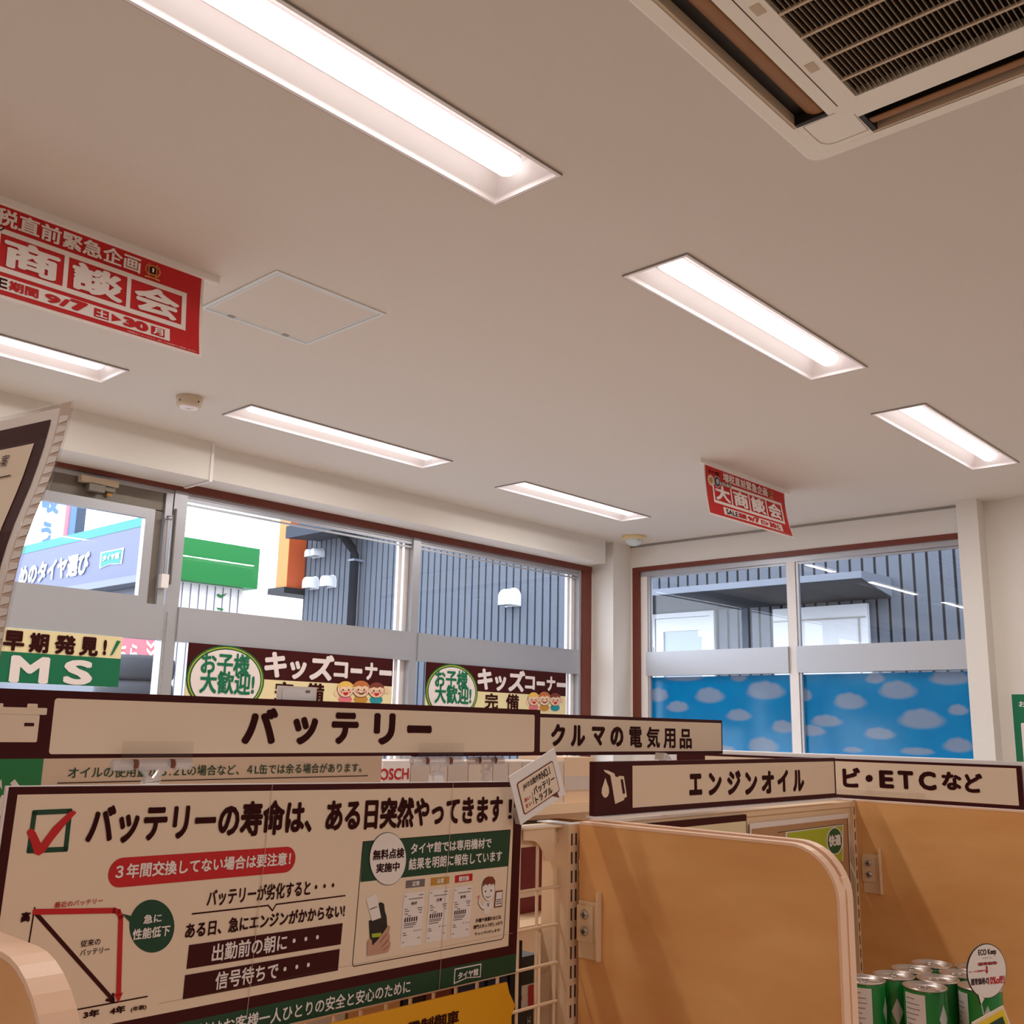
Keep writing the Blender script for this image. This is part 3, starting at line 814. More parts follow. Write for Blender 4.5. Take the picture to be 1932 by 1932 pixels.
# inspection board in the vent window
ms = thing('window_sign', 'cream and green window sign with large white letters under the vent window', 'window sign', (1.9, 4.80, 1.60))
B = Board((1.9, KY, 1.60), (1, 0, 0), eps=0.0012)
Z6 = lambda x, y: (x/3.864, 1150+y/3.864)
a = -0.85; c = B.at(232, 1201)[0]; vt = 1.990-1.60; vm = B.at(*Z6(880, 360))[1]; vb = B.at(229, 1297)[1]
B.slab('sheet', a, vb, c, vt, 0.003, KC); B.rectuv('sheet', a, vb, c, vm, GR, 1)
for ch, l, t_, r_, b_ in (('早', 12, 160, 186, 296), ('期', 203, 178, 362, 312), ('発', 388, 193, 558, 322), ('見', 570, 206, 722, 335), ('!', 745, 222, 780, 332)):
    B.text('lettering', ch, Z6(l, b_), Z6(r_, t_), M_INK, 0.05, 3)
B.poly('lettering', [Z6(*q) for q in ((800, 338), (818, 330), (878, 232), (852, 225))], GR, 3)
B.text('lettering', 'M', Z6(58, 530), Z6(366, 350), M_PWHITE, 0.045, 3)
B.text('lettering', 'S', Z6(452, 545), Z6(682, 375), M_PWHITE, 0.045, 3)
B.finish(ms)

# ------------------------------------------------------------------ front gondola
YB = 0.969
ZG = 1.463
gd = thing('shelf_rack', 'cream steel shop rack with maple side panels in the foreground', 'display rack', (1.18, 0.99, 0))
def post(x0):
    p = MB()
    x1 = x0 + 0.0245
    p.box((x0, YB, 0.0), (x1, YB+0.050, ZG), M_CREAM)
    for k in range(52):
        z = ZG - 0.012 - k*0.0255
        for dx in (0.0055, 0.0150):
            p.box((x0+dx, YB-0.0003, z-0.0165), (x0+dx+0.0034, YB+0.001, z), M_SLOT)
    p.build('post', gd)
    MB().box((x0-0.001, YB-0.001, ZG), (x1+0.001, YB+0.06, ZG+0.0015), mat('post_cap_%d' % int(x0*100), S(226, 220, 220), 0.4, var=0)).build('post_cap', gd)
PX = [0.276, 1.176, 2.108]
for x in PX: post(x)
def side_panel(x0, x1, y0, y1, zt, r):
    prof = [(y1, 0.1), (y1, zt)]
    for k in range(11):
        t = math.radians(90 + 9*k); prof.append((y0+r+r*math.cos(t), zt-r+r*math.sin(t)))
    prof.append((y0, 0.1))
    e = 0.0012
    pan = MB(); n = len(prof)
    inset = []
    pan.prism([(x0, y, z) for y, z in prof], (x1-x0, 0, 0), M_WOOD)
    o = pan.build('side_panel', gd)
    bnd = MB()
    q = prof[1:]
    Nn = len(q)
    vs = []
    for i, (y, z) in enumerate(q):
        if i == 0: ny, nz = 0, 1
        elif i == Nn-1: ny, nz = -1, 0
        else:
            t = Vector((q[i+1][0]-q[i-1][0], q[i+1][1]-q[i-1][1])).normalized(); ny, nz = -abs(t.y), abs(t.x)
        vs += [(x0-0.0004, y+ny*e, z+nz*e), (x1+0.0004, y+ny*e, z+nz*e)]
        vs += [(x0-0.0004, y-ny*e*2, z-nz*e*2), (x1+0.0004, y-ny*e*2, z-nz*e*2)]
    fs = []
    for i in range(Nn-1):
        k = 4*i
        fs += [(k, k+4, k+5, k+1), (k, k+2, k+6, k+4), (k+1, k+5, k+7, k+3)]
    bnd.add(vs, fs, M_EDGE)
    bnd.build('edge_band', o, label='pale edge banding')
    return o
pa = side_panel(1.190, 1.2045, 0.569, 0.960, 1.4665, 0.062)
pb = side_panel(1.2130, 1.2275, 0.570, 0.960, 1.4685, 0.062)
MB().box((1.2050, 0.5705, 0.1), (1.2125, 0.61, 1.432), M_EDGE).build('panel_spacer', gd)
MB().box((1.2050, 0.61, 0.1), (1.2125, 0.955, 1.450), M_ACB).build('panel_spacer', gd)
pc = side_panel(2.122, 2.138, 0.420, 1.46, 1.4635, 0.05)
pd = side_panel(0.281, 0.303, 0.600, 0.960, 1.4560, 0.085)
def bracket(o, x, y1, z, sc=1.0):
    b = MB()
    b.box((x-0.0025, y1-0.034, z-0.052), (x-0.0004, y1+0.003, z+0.024), M_CREAM)
    b.box((x-0.005, y1-0.024, z-0.030), (x-0.0025, y1+0.004, z+0.018), M_CREAM)
    b.box((x-0.010, y1-0.036, z-0.052), (x-0.0004, y1-0.034, z+0.038), M_CREAM)
    br = b.build('bracket', o)
    for dz in (0.006, -0.016):
        s = MB()
        ax = (Vector((0, 1, 0)), Vector((0, 0, 1)), Vector((-1, 0, 0)))
        s.lathe([(0.0065, 0), (0.0065, 0.0012), (0.0052, 0.0028), (0.002, 0.0036), (0.0002, 0.0036)], M_STEEL, (x-0.005, y1-0.010, z+dz), 18, ax)
        s.box((x-0.0090, y1-0.0135, z+dz-0.0006), (x-0.0084, y1-0.0065, z+dz+0.0006), M_SLOT)
        s.box((x-0.0090, y1-0.0106, z+dz-0.0035), (x-0.0084, y1-0.0094, z+dz+0.0035), M_SLOT)
        s.build('screw', o)
bracket(pa, 1.190, 0.956, onX(1097, 1740, 1.19).z+0.006)
bracket(pc, 2.122, 0.954, onX(1642, 1640, 2.122).z+0.006)
# top rails, bay back panels, shelves
tr = MB()
tr.box((PX[1]+0.0245, YB+0.006, ZG-0.050), (PX[2], YB+0.040, ZG-0.002), M_CREAM)
tr.box((PX[1]+0.0245, YB+0.001, ZG-0.012), (PX[2], YB+0.006, ZG-0.002), M_CREAM)
tr.build('top_rail', gd)
tr = MB().box((PX[0]+0.0245, YB+0.022, ZG-0.028), (PX[1], YB+0.045, ZG-0.004), M_CREAM); tr.build('top_rail', gd)
MB().box((PX[1]+0.0245, YB+0.030, 0.2), (PX[2], YB+0.038, ZG-0.082), mat('bay_back', S(206, 176, 140), 0.5)).build('back_panel', gd)
MB().box((1.2280, 0.580, 1.050), (2.1215, YB+0.028, 1.066), M_CREAM).build('shelf', gd)
MB().box((0.3035, 0.66, 0.70), (1.1895, YB, 0.716), M_CREAM).build('shelf', gd)
# net end bracket with quarter-round cut-out
eb = MB()
Bk = Board((1.10, 1.0, 1.40), (1, 0, 0))
Bk.O.y = YB+0.012
pts = [Bk.at(*q) for q in ((1047, 1561), (1047, 1622), (1040, 1626), (1028, 1624))]
c0 = Bk.at(1000, 1586); pE = Bk.at(1028, 1624)
for k in range(1, 9):
    t = k/8*math.pi/2
    pts.append((c0[0] + (pE[0]-c0[0])*math.cos(t), pE[1] + (c0[1]-pE[1])*math.sin(t)))
pts += [Bk.at(990, 1586), Bk.at(990, 1567)]
eb.prism([(Bk.P(u, v)) for u, v in pts], (0, 0.003, 0), M_CREAM)
a = Bk.at(990, 1562); b_ = Bk.at(1047, 1556)
eb.box((Bk.P(*a).x, YB+0.010, Bk.P(*Bk.at(1040, 1562)).z), (PX[1], YB+0.05, ZG-0.001), M_CREAM)
eb.build('rail_end_bracket', gd)
# wire net of the battery bay
nt_ = MB()
NY = YB+0.020
for k in range(24):
    x = PX[1]-0.006 - k*0.0385
    if x < PX[0]+0.03: break
    nt_.tube([(x, NY, 0.75), (x, NY, ZG-0.020 if k else ZG-0.06)], 0.0024 if k else 0.003, M_CREAM, 7)
for k in range(14):
    z = ZG-0.085 - k*0.0505
    nt_.tube([(PX[0]+0.0245, NY-0.004, z), (PX[1]-0.004, NY-0.004, z)], 0.0022, M_CREAM, 7)
nt_.build('wire_net', gd)

# stock standing behind the net
MP1 = mat('pack_black', S(30, 24, 26), 0.35, var=0.05)
MP2 = mat('pack_navy', S(34, 36, 60), 0.35, var=0.05)
MP3 = mat('pack_tan', S(206, 156, 104), 0.6, var=0.06)
MP4 = mat('pack_maroon', S(120, 40, 50), 0.5, var=0.05)
MP5 = mat('pack_grey', S(206, 198, 192), 0.6, var=0.03)
bg_ = gd
MB().box((0.31, YB+0.052, 1.008), (1.30, 1.42, 1.02), M_CREAM).build('rear_shelf', bg_)
for x in (0.315, 1.165): MB().box((x, 1.395, 0), (x+0.02, 1.415, 1.40), M_CREAM).build('upright', bg_)
MB().box((0.31, YB+0.052, 1.31), (1.30, 1.42, 1.322), M_CREAM).build('rear_shelf', bg_)
f = MB()
f = thing('filter_package', 'tall black package with small white print behind the wire net beside the battery board', 'package', (1.225, 1.11, 1.02))
B = Board((1.196, 1.092, 1.02), (1, 0, 0), eps=0.0005)
B.slab('carton', 0, 0, 0.058, 0.24, 0.05, MP1)
B.rectuv('carton', 0, 0.165, 0.058, 0.20, M_PWHITE, 1)
B.polyuv('carton', [(0.01+0.012*math.cos(k*.5), 0.183+0.012*math.sin(k*.5)) for k in range(12)], M_RED, 2)
B.rectuv('carton', 0.036, 0.167, 0.056, 0.198, M_RED, 2)
for uu, s_ in ((0.012, 'エアフィルター'), (0.034, 'エンジンフィルター')):
    vs, fs = glyphs(s_, 0.0)
    B.mb('lettering').add([B.P(uu - y*0.009+0.009, 0.155 - x*0.15, 2) for x, y, _ in vs], fs, M_PWHITE)
B.finish(f)
f = thing('filter_package', 'dark maroon package high behind the wire net under the tilted card', 'package', (1.235, 1.11, 1.322))
MB().box((1.196, 1.092, 1.322), (1.285, 1.14, 1.42), MP4).build('carton', f)
MB().box((1.202, 1.0915, 1.345), (1.28, 1.0919, 1.355), M_PWHITE).build('label_strip', f)
specs = []
for a_, b_, m_, cn in ((962, 984, MP1, 'black'), (920, 957, MP2, 'navy blue'), (862, 914, MP2, 'dark blue'), (805, 852, MATS['brown_timber'], 'brown'), (762, 800, MP1, 'narrow black'), (660, 756, MP3, 'tan'), (550, 654, MP5, 'pale grey')):
    specs.append((onY(a_, 1860, 1.07).x, onY(b_, 1860, 1.07).x, 0.27, m_, cn))
WH = ['beside the end of the board', 'next to the black one', 'left of the navy one', 'amid the dark ones', 'next to the tan one', 'with a white label', 'furthest from the board end']
for (x0, x1, h, m_, cn), wh in zip(specs, WH):
    f = thing('package', '%s package behind the net below the battery board, %s' % (cn, wh), 'package', ((x0+x1)/2, 1.12, 1.02), 'packages behind the net')
    MB().box((x0, 1.07, 1.02), (x1, 1.16, 1.02+h), m_).build('carton', f)
    MB().box((x0+0.008, 1.0695, 1.05), (x1-0.008, 1.0699, 1.02+h*0.55), M_PWHITE if m_ is not MP5 else M_OCHRE).build('print_label', f)

# ------------------------------------------------------------------ header sign boards
def sign_board(name, label, B, a, b, c, d, thick, border, cat='sign', edge=True):
    root = thing(name, label, cat, tuple(B.P((a+c)/2, b)))
    B.slab('panel', a, b, c, d, thick, M_SIGND)
    return root
# battery header
B = Board((0.76, YB+0.008, 1.6), (1, 0, 0), eps=0.0004)
a = 0.305-0.76; c = B.at(1019, 1385)[0]; d = B.at(500, 1318.5)[1]; b = B.at(500, 1428)[1]
sg = sign_board('header_sign', 'long beige header sign lettered for batteries, clipped above the battery board', B, a, b, c, d, 0.006, 0.006)
la = B.at(98, 1366)[0]; ra = B.at(1008, 1385)[0]; ta = B.at(500, 1331)[1]; ba = B.at(500, 1421)[1]
B.rectuv('face', la, ba, ra, ta, M_SIGNB, 1, 0.003)
for ch, l, t_, r_, b_ in (('バ', 454, 1336, 525, 1404), ('ッ', 550, 1353, 600, 1405), ('テ', 623, 1345, 677, 1404), ('リ', 703, 1346, 746, 1405), ('ー', 767, 1369, 814, 1383)):
    B.text('letter#%d' % len(B.parts), ch, (l, b_), (r_, t_), M_INK, 0.055, 2)
B.rect('icon', (-25, 1400), (75, 1349), M_SIGNB, 1, 0.0015); B.rect('icon', (-40, 1346), (89, 1336), M_SIGNB, 1, 0.001)
B.rect('icon', (50, 1338), (71, 1328), M_SIGNB, 2, 0.001); B.rect('icon', (-18, 1338), (6, 1327), M_SIGNB, 2, 0.001); B.rect('icon', (45, 1370), (64, 1364), M_SIGND, 2)
B.finish(sg)
# car electrics header (behind)
Y2 = 1.04
B = Board((1.40, Y2, 1.6), (1, 0, 0), eps=0.0004)
Z8 = lambda x, y: (850+x/3.513, 1300+y/3.513)
c = B.at(1363, 1392)[0]; a = c-0.78; d = B.at(1200, 1353)[1]; b = B.at(1200, 1424)[1]
sg = sign_board('header_sign', 'beige header sign lettered for car electrics, behind and right of the battery sign', B, a, b, c, d, 0.006, 0.006)
t = 0.0055
B.rectuv('face', a+0.09, b+t, c-t*0.8, d-t, M_SIGNB, 1)
for ch, l, t_, r_, b_ in (('ク', 663, 232, 758, 378), ('ル', 795, 240, 890, 380), ('マ', 935, 250, 1022, 376), ('の', 1058, 250, 1143, 382), ('電', 1183, 250, 1266, 388), ('気', 1298, 252, 1384, 391), ('用', 1410, 262, 1488, 393), ('品', 1518, 266, 1595, 396)):
    B.text('letter#%d' % len(B.parts), ch, Z8(l, b_), Z8(r_, t_), M_INK, 0.034 if ch in '電気用品' else 0.055, 2)
B.finish(sg)
# engine oil header
B = Board((1.63, YB-0.004, 1.6), (1, 0, 0), eps=0.0004)
a = B.at(1122, 1480)[0]; c = B.at(1577, 1470)[0]; d = B.at(1300, 1434.5)[1]; b = B.at(1300, 1526)[1]
sg = sign_board('header_sign', 'beige header sign with an oil can picture, on the rack above the cans', B, a, b, c, d, 0.010, 0.006)
la = B.at(1193, 1480)[0]; t = 0.0068
B.rectuv('face', la, b+t*1.2, c-0.007, d-t, M_SIGNB, 1)
B.poly('icon', [Z8(*q) for q in ((1015, 535), (1045, 541), (1085, 560), (1090, 578), (1105, 585), (1118, 575), (1148, 578), (1168, 715), (1150, 722), (1150, 735), (1090, 762), (1070, 640), (1058, 572), (1020, 548))], M_SIGNB, 1)
B.poly('icon', [Z8(*q) for q in ((1125, 598), (1140, 598), (1155, 690), (1141, 696))], M_SIGND, 2)
B.poly('icon', [Z8(*q) for q in ((1025, 588), (1037, 625), (1048, 655), (1050, 685), (1042, 710), (1025, 722), (1010, 712), (1000, 690), (1002, 660), (1012, 630))], M_SIGNB, 1)
for ch, l, t_, r_, b_ in (('エ', 1300, 1459, 1323.5, 1501), ('ン', 1336.5, 1457, 1360.5, 1501), ('ジ', 1372, 1453, 1396.5, 1500), ('ン', 1405.5, 1456, 1427.5, 1500), ('オ', 1437, 1454, 1459, 1498), ('イ', 1467, 1452, 1486, 1495), ('ル', 1496, 1452, 1515.5, 1494)):
    B.text('letter#%d' % len(B.parts), ch, (l, b_), (r_, t_), M_INK, 0.055, 2)
B.mb('base_channel').box((1.63+a, YB-0.016, 1.6+b-0.004), (1.63+c, YB+0.012, 1.6+b-0.0005), M_FOAM)
B.finish(sg)
# navigation / ETC header, along the side panel
B = Board((2.132, 1.02, 1.6), (0, -1, 0), eps=0.0004)
Z4 = lambda x, y: (1332+x/3.22, 1332+y/3.22)
a = -0.40; c = B.at(1928.5, 1480)[0]; d = B.at(1760, 1438.5)[1]; b = -0.1345
sg = sign_board('header_sign', 'beige header sign ending in Latin letters ETC, standing on the rear maple panel', B, a, b, c, d, 0.006, 0.006)
t = 0.0050
B.rectuv('face', a+0.08, b+t*1.5, c-0.0085, d-t, M_SIGNB, 1)
for ch, l, t_, r_, b_ in (('ビ', 833, 375, 935, 492), ('E', 1056, 393, 1138, 497), ('T', 1170, 396, 1258, 502), ('C', 1296, 400, 1396, 509), ('な', 1436, 403, 1550, 507), ('ど', 1576, 411, 1677, 524)):
    B.text('letter#%d' % len(B.parts), ch, Z4(l, b_), Z4(r_, t_), M_INK, 0.05, 2)
vs_ = B.at(*Z4(760, 435)); B.textuv('letter#99', 'ナ', vs_[0]-0.075, B.at(*Z4(833, 485))[1], vs_[0]-0.012, B.at(*Z4(833, 375))[1], M_INK, 0.034, 2)
B.ell('letter#98', *Z4(992, 440), 6.8, 6.8, M_INK, 2)
B.mb('back_sheet').box((2.1385, 0.56, 1.4645), (2.1425, 1.55, 1.6+d+0.0075), M_FOAM)
B.mb('base_channel').box((2.126, 0.60, 1.4645), (2.1379, 1.42, 1.4657), M_FOAM)
q0 = B.at(*Z4(785, 500)); q1 = B.at(*Z4(1335, 575))
B.rectuv('clear_strip', q0[0], b+0.001, q1[0], b+0.019, M_CLEAR, 6)
B.finish(sg)

# ------------------------------------------------------------------ battery life board
p0 = onY(980, 1475, 0.930)
B = Board(p0, (0.99871, 0.04706, -0.0200), (0.0290, -0.0087, 0.9994), eps=0.00035)
bt = thing('display_board', 'large beige board about battery life hung on the wire net, lower left', 'display board', tuple(B.P(-0.3, -0.2)))
a = B.at(13, 1486)[0]; c = B.at(981, 1640)[0]; d = B.at(500, 1478.5)[1]
vb = B.at(968, 1800)[1]; vg = B.at(968, 1836)[1]
B.slab('panel', a, vg, c, d, 0.004, M_FOAM)
B.rectuv('border', a+0.0015, vb, c-0.001, d-0.0008, M_SIGND, 1)
ia = B.at(32, 1503)[0]; ic = B.at(964, 1640)[0]; it = B.at(500, 1492)[1]; ib = B.at(966, 1783)[1]
B.rectuv('face', ia, ib, ic, it, M_SIGNB, 2)
B.rectuv('green_band', a+0.0015, vg+0.0004, c-0.001, vb, M_DGREEN, 1)
K = 3
T = lambda s_, lb, rt, m_=M_INK, bold=0.03, lay=K+1, sh=0.0, part='lettering': B.text(part, s_, lb, rt, m_, bold, lay, sh)
T('バッテリーの寿命は、ある日突然やってきます', (158, 1595), (948, 1499), bold=0.042)
T('！', (957, 1545), (965.5, 1508), bold=0.012)
# check box and tick
cb = [B.at(64, 1533), B.at(131, 1530), B.at(123, 1602), B.at(54, 1605)]
B.path('tick_box', cb, 0.0042, M_DGREEN, K, uv=True, closed=True)
B.poly('tick_box', [(49, 1570), (53, 1564), (61, 1564), (66, 1570), (76, 1591), (98, 1561), (130, 1531), (138, 1529), (143, 1533), (120, 1558), (96, 1588), (83, 1607), (72, 1614), (63, 1610), (58, 1592)], M_RED, K+1)
# red pill
(a0, _), (c0_, _) = B.at(203, 1650), B.at(556.5, 1617)
v1 = B.at(364, 1609)[1]; v0 = B.at(360, 1662)[1]
B.rectuv('red_banner', a0, v0, c0_, v1, M_RED, K, (v1-v0)*0.49)
T('３年間交換してない場合は要注意！', (215, 1659), (548, 1607), M_PWHITE, 0.035)
# graph
B.path('graph', [(64.5, 1712), (50, 1800)], 0.0012, M_INK, K); B.path('graph', [(120, 1909), (277, 1879.5)], 0.0012, M_INK, K)
B.path('graph', [(66, 1722), (212, 1886)], 0.0034, M_SIGND, K); B.poly('graph', [(216, 1893), (197, 1888), (200, 1883), (209, 1884), (210, 1873), (214, 1873)], M_SIGND, K)
B.path('graph', [(64, 1720), (214, 1717.5), (222, 1720), (226.5, 1730), (222.5, 1874)], 0.0046, M_RED, K+1); B.poly('graph', [(222, 1892), (213, 1873), (222, 1876), (231, 1871)], M_RED, K+1)
T('最近のバッテリー', (101, 1713), (193.5, 1693), M_RED, 0.015); T('高', (37, 1740), (57, 1719), bold=0.05)
T('従来の', (150, 1787), (189, 1769), bold=0.012); T('バッテリー', (149, 1804), (206, 1784), bold=0.012)
T('4年', (205, 1915), (236, 1895), bold=0.04); T('(年数)', (245, 1910), (275.5, 1894)); T('3年', (155, 1922), (187, 1902), bold=0.04)
B.ell('speech_bubble', 285.5, 1747, 42.5, 50, M_DGREEN, K); B.poly('speech_bubble', [(229, 1723.5), (252, 1729), (246, 1742)], M_DGREEN, K+1)
T('急に', (268, 1743), (304, 1722), M_PWHITE, 0.035, K+2); T('性能低下', (247, 1774), (320, 1744), M_PWHITE, 0.035, K+2)
T('バッテリーが劣化すると・・・', (388, 1711), (630, 1655)); T('ある日、急にエンジンがかからない!', (347, 1771), (650, 1704), bold=0.035)
B.path('lettering', [(362, 1724), (505, 1708), (513, 1718), (520, 1706), (650, 1689.5)], 0.0014, M_INK, K)
B.poly('brown_box', [(355.6, 1782.7), (645.5, 1741.3), (641.6, 1781.4), (350.5, 1828)], M_SIGND, K); B.poly('brown_box', [(348, 1839.6), (640, 1790), (636.4, 1830.6), (343.5, 1885.4)], M_SIGND, K)
T('出勤前の朝に・・・', (397, 1815), (601, 1752), M_PWHITE, 0.025); T('信号待ちで・・・', (403, 1868), (584, 1804), M_PWHITE, 0.025)
# inspection frame
fr_ = [(684, 1588), (962, 1565.5), (949, 1768), (945, 1772), (666, 1823), (664, 1818)]
B.path('inspection_panel', fr_, 0.0009, M_INK, K, closed=True)
B.poly('inspection_panel', [(684, 1590), (687, 1587), (962, 1566), (957.5, 1634), (679, 1664)], M_DGREEN, K)
B.ell('inspection_panel', 730, 1620, 35, 50, M_INK, K+1); B.ell('inspection_panel', 730, 1620, 34.2, 49, M_PWHITE, K+2)
T('無料点検', (701, 1623), (761, 1599), lay=K+3, bold=0.035); T('実施中', (707, 1647), (752, 1625), lay=K+3, bold=0.035)
T('タイヤ館では専用機材で', (773, 1612), (926, 1580), M_PWHITE, 0.03); T('結果を明朗に報告しています', (769, 1642), (946, 1604), M_PWHITE, 0.03)
Z9 = lambda x, y: (650+x/4.83, 1532+y/4.83)
for pts, m_, s_, tl, tr_ in (([(555, 625), (728, 607), (724, 676), (552, 695)], M_GREY, '正常', (608, 676), (676, 624)), ([(782, 600), (951, 585), (948, 651), (780, 671)], M_OCHRE, '注意', (832, 650), (898, 600)), ([(1003, 578), (1162, 558), (1160, 625), (1000, 645)], M_RED, '要交換', (1032, 632), (1128, 575))):
    B.poly('inspection_panel', [Z9(*q) for q in pts], m_, K); T(s_, Z9(*tl), Z9(*tr_), M_PWHITE, 0.05)
rc = [[(537, 740), (726, 718), (692, 1206), (502, 1236)], [(770, 710), (948, 690), (920, 1162), (732, 1194)], [(992, 686), (1162, 665), (1130, 1130), (960, 1156)]]
for r3, s_ in zip(rc, ('良好', '注意', '要交換')):
    P4 = [Vector(q) for q in r3]
    B.poly('receipt', [Z9(*q) for q in r3], M_PWHITE, K)
    def bil(x, y): return Z9(*(P4[0]*(1-x)*(1-y) + P4[1]*x*(1-y) + P4[2]*x*y + P4[3]*(1-x)*y))
    T(s_, bil(.38, .235), bil(.66, .175), part='receipt', bold=0.02)
    for y, segs in ((.06, [(.05, .12), (.75, .92)]), (.12, [(.25, .9)]), (.30, [(.08, .2), (.7, .92)]), (.34, [(.1, .3), (.75, .9)]), (.39, [(.1, .25), (.8, .9)]), (.43, [(.25, .4)]), (.57, [(.1, .7)]), (.60, [(.1, .65)]), (.64, [(.1, .55)]), (.72, [(.6, .65), (.75, .8), (.9, .94)]), (.74, [(.08, .2)]), (.78, [(.08, .25)]), (.86, [(.8, .9)]), (.91, [(.08, .15)])):
        for s0, s1 in segs: B.path('receipt', [bil(s0, y), bil(s1, y)], 0.0009, M_GREY, K+1)
    for k in range(6): B.path('receipt', [bil(.14+.11*k, .47), bil(.13+.11*k, .53)], 0.0018, M_INK, K+1)
MDK = mat('print_tester_black', S(40, 32, 28), 0.4, var=0); MHN = mat('print_hand', S(196, 150, 128), 0.5, var=0)
B.poly('tester_picture', [Z9(*q) for q in ((215, 990), (300, 960), (305, 830), (325, 820), (355, 835), (362, 900), (378, 950), (385, 1060), (330, 1180), (240, 1235), (222, 1120))], MDK, K)
B.poly('tester_picture', [Z9(*q) for q in ((240, 1108), (330, 1098), (325, 1135), (242, 1142))], M_LIME, K+1)
B.poly('tester_picture', [Z9(*q) for q in ((188, 790), (282, 740), (326, 962), (242, 992))], M_PWHITE, K+1)
B.path('tester_picture', [Z9(225, 885), Z9(285, 862)], 0.0012, M_GREY, K+2)
B.poly('tester_picture', [Z9(*q) for q in ((200, 1180), (222, 1150), (238, 1165), (244, 1215), (290, 1165), (340, 1100), (385, 1035), (400, 1030), (407, 1050), (395, 1095), (405, 1130), (400, 1165), (412, 1195), (402, 1240), (388, 1275), (198, 1310))], MHN, K+2)
for q in (((310, 1190), (375, 1105)), ((330, 1225), (392, 1160)), ((345, 1255), (395, 1215))): B.path('tester_picture', [Z9(*q[0]), Z9(*q[1])], 0.0006, M_HAIRB, K+3)
# staff illustration
B.ell('staff_picture', *Z9(1305, 700), 12.6, 22.5, M_INK, K); B.ell('staff_picture', *Z9(1305, 703), 11.8, 21.5, M_PWHITE, K+1)
B.poly('staff_picture', [Z9(*q) for q in ((1252, 680), (1262, 620), (1300, 585), (1345, 590), (1365, 625), (1362, 668), (1345, 650), (1330, 664), (1312, 650), (1295, 668), (1278, 655))], M_HAIRB, K+2)
for q in ((1276, 722), (1328, 714)): B.ell('staff_picture', *Z9(*q), 1.1, 2.0, M_INK, K+2, n=10)
B.path('staff_picture', [Z9(1278, 768), Z9(1300, 780), Z9(1322, 764)], 0.0007, M_INK, K+2)
B.poly('staff_picture', [Z9(*q) for q in ((1262, 822), (1340, 808), (1350, 870), (1320, 890), (1316, 930), (1262, 934), (1264, 890), (1240, 880), (1212, 835), (1215, 795), (1228, 800), (1232, 838), (1255, 858))], M_PWHITE, K)
B.path('staff_picture', [Z9(1295, 830), Z9(1302, 860), Z9(1312, 828)], 0.0008, M_INK, K+1)
B.path('staff_picture', [Z9(1264, 890), Z9(1240, 880), Z9(1212, 835), Z9(1215, 795)], 0.0006, M_INK, K+1)
B.poly('staff_picture', [Z9(*q) for q in ((1368, 720), (1435, 710), (1428, 862), (1355, 872))], M_HAIRB, K+1); B.poly('staff_picture', [Z9(*q) for q in ((1375, 732), (1428, 724), (1421, 850), (1363, 860))], M_PWHITE, K+2)
for y in (800, 818, 836): B.path('staff_picture', [Z9(1372, y), Z9(1415, y-6)], 0.0008, M_INK, K+3)
for q in (((1205, 770), (1215, 785)), ((1218, 758), (1222, 775))): B.path('staff_picture', [Z9(*q[0]), Z9(*q[1])], 0.0008, M_RED, K+1)
T('外傷や液漏れなどは', Z9(1188, 1010), Z9(1420, 935), bold=0.03); T('専門スタッフがしっかり', Z9(1168, 1070), Z9(1432, 988), bold=0.03); T('チェックいたします!', Z9(1180, 1125), Z9(1412, 1058), bold=0.03)
_u1 = B.at(773, 1860)[0]; _uo = B.at(420, 1930)[0]
B.textuv('lettering', 'タイヤ館はお客様一人ひとりの安全と安心のために', _uo-(_u1-_uo)*5/18, vg+(vb-vg)*0.2, _u1, vg+(vb-vg)*0.82, M_PWHITE, 0.02, 3)
B.poly('shop_mark', [(857, 1827.5), (907.5, 1817.5), (906, 1843.5), (880, 1845.5), (855, 1857)], M_PWHITE, 2); B.poly('shop_mark', [(858.6, 1829.5), (905.5, 1820), (904.2, 1841.5), (880, 1843.5), (857, 1853)], M_DGREEN, 3)
T('タイヤ館', (862, 1848), (901, 1826), M_PWHITE, 0.04, 4, part='shop_mark')
MSEAM = mat('seam_pale', S(196, 168, 142), 0.5, var=0)
B.path('seam', [(512, 1479), (487, 1700), (463, 1918)], 0.0006, MSEAM, K+3); B.path('seam', [(853, 1475), (841, 1650), (826, 1866)], 0.0006, MSEAM, K+3); B.path('seam', [(300, 1893), (966, 1760)], 0.0004, MSEAM, K)
B.finish(bt)

# yellow speech card at the bottom edge
p1 = onY(900, 1900, 0.905)
Yc = Board(p1, (0.99871, 0.04706, -0.0200), (0.0290, -0.0087, 0.9994), eps=0.0004)
yc = thing('speech_card', 'yellow speech bubble card below the battery board at the bottom edge', 'card', tuple(p1))
pts = [Yc.at(*q) for q in ((560, 1945), (650, 1925), (957, 1853), (961, 1873), (972, 1897), (965, 1918), (966, 2010), (560, 2060))]
m1 = Yc.mb('card'); m1.prism([Yc.P(u, v) for u, v in pts], tuple(-Yc.N*0.002), M_YEL)
Yc.text('lettering', '充電制御車', (740, 1964), (866, 1904), M_INK, 0.034, 2)
Yc.finish(yc)

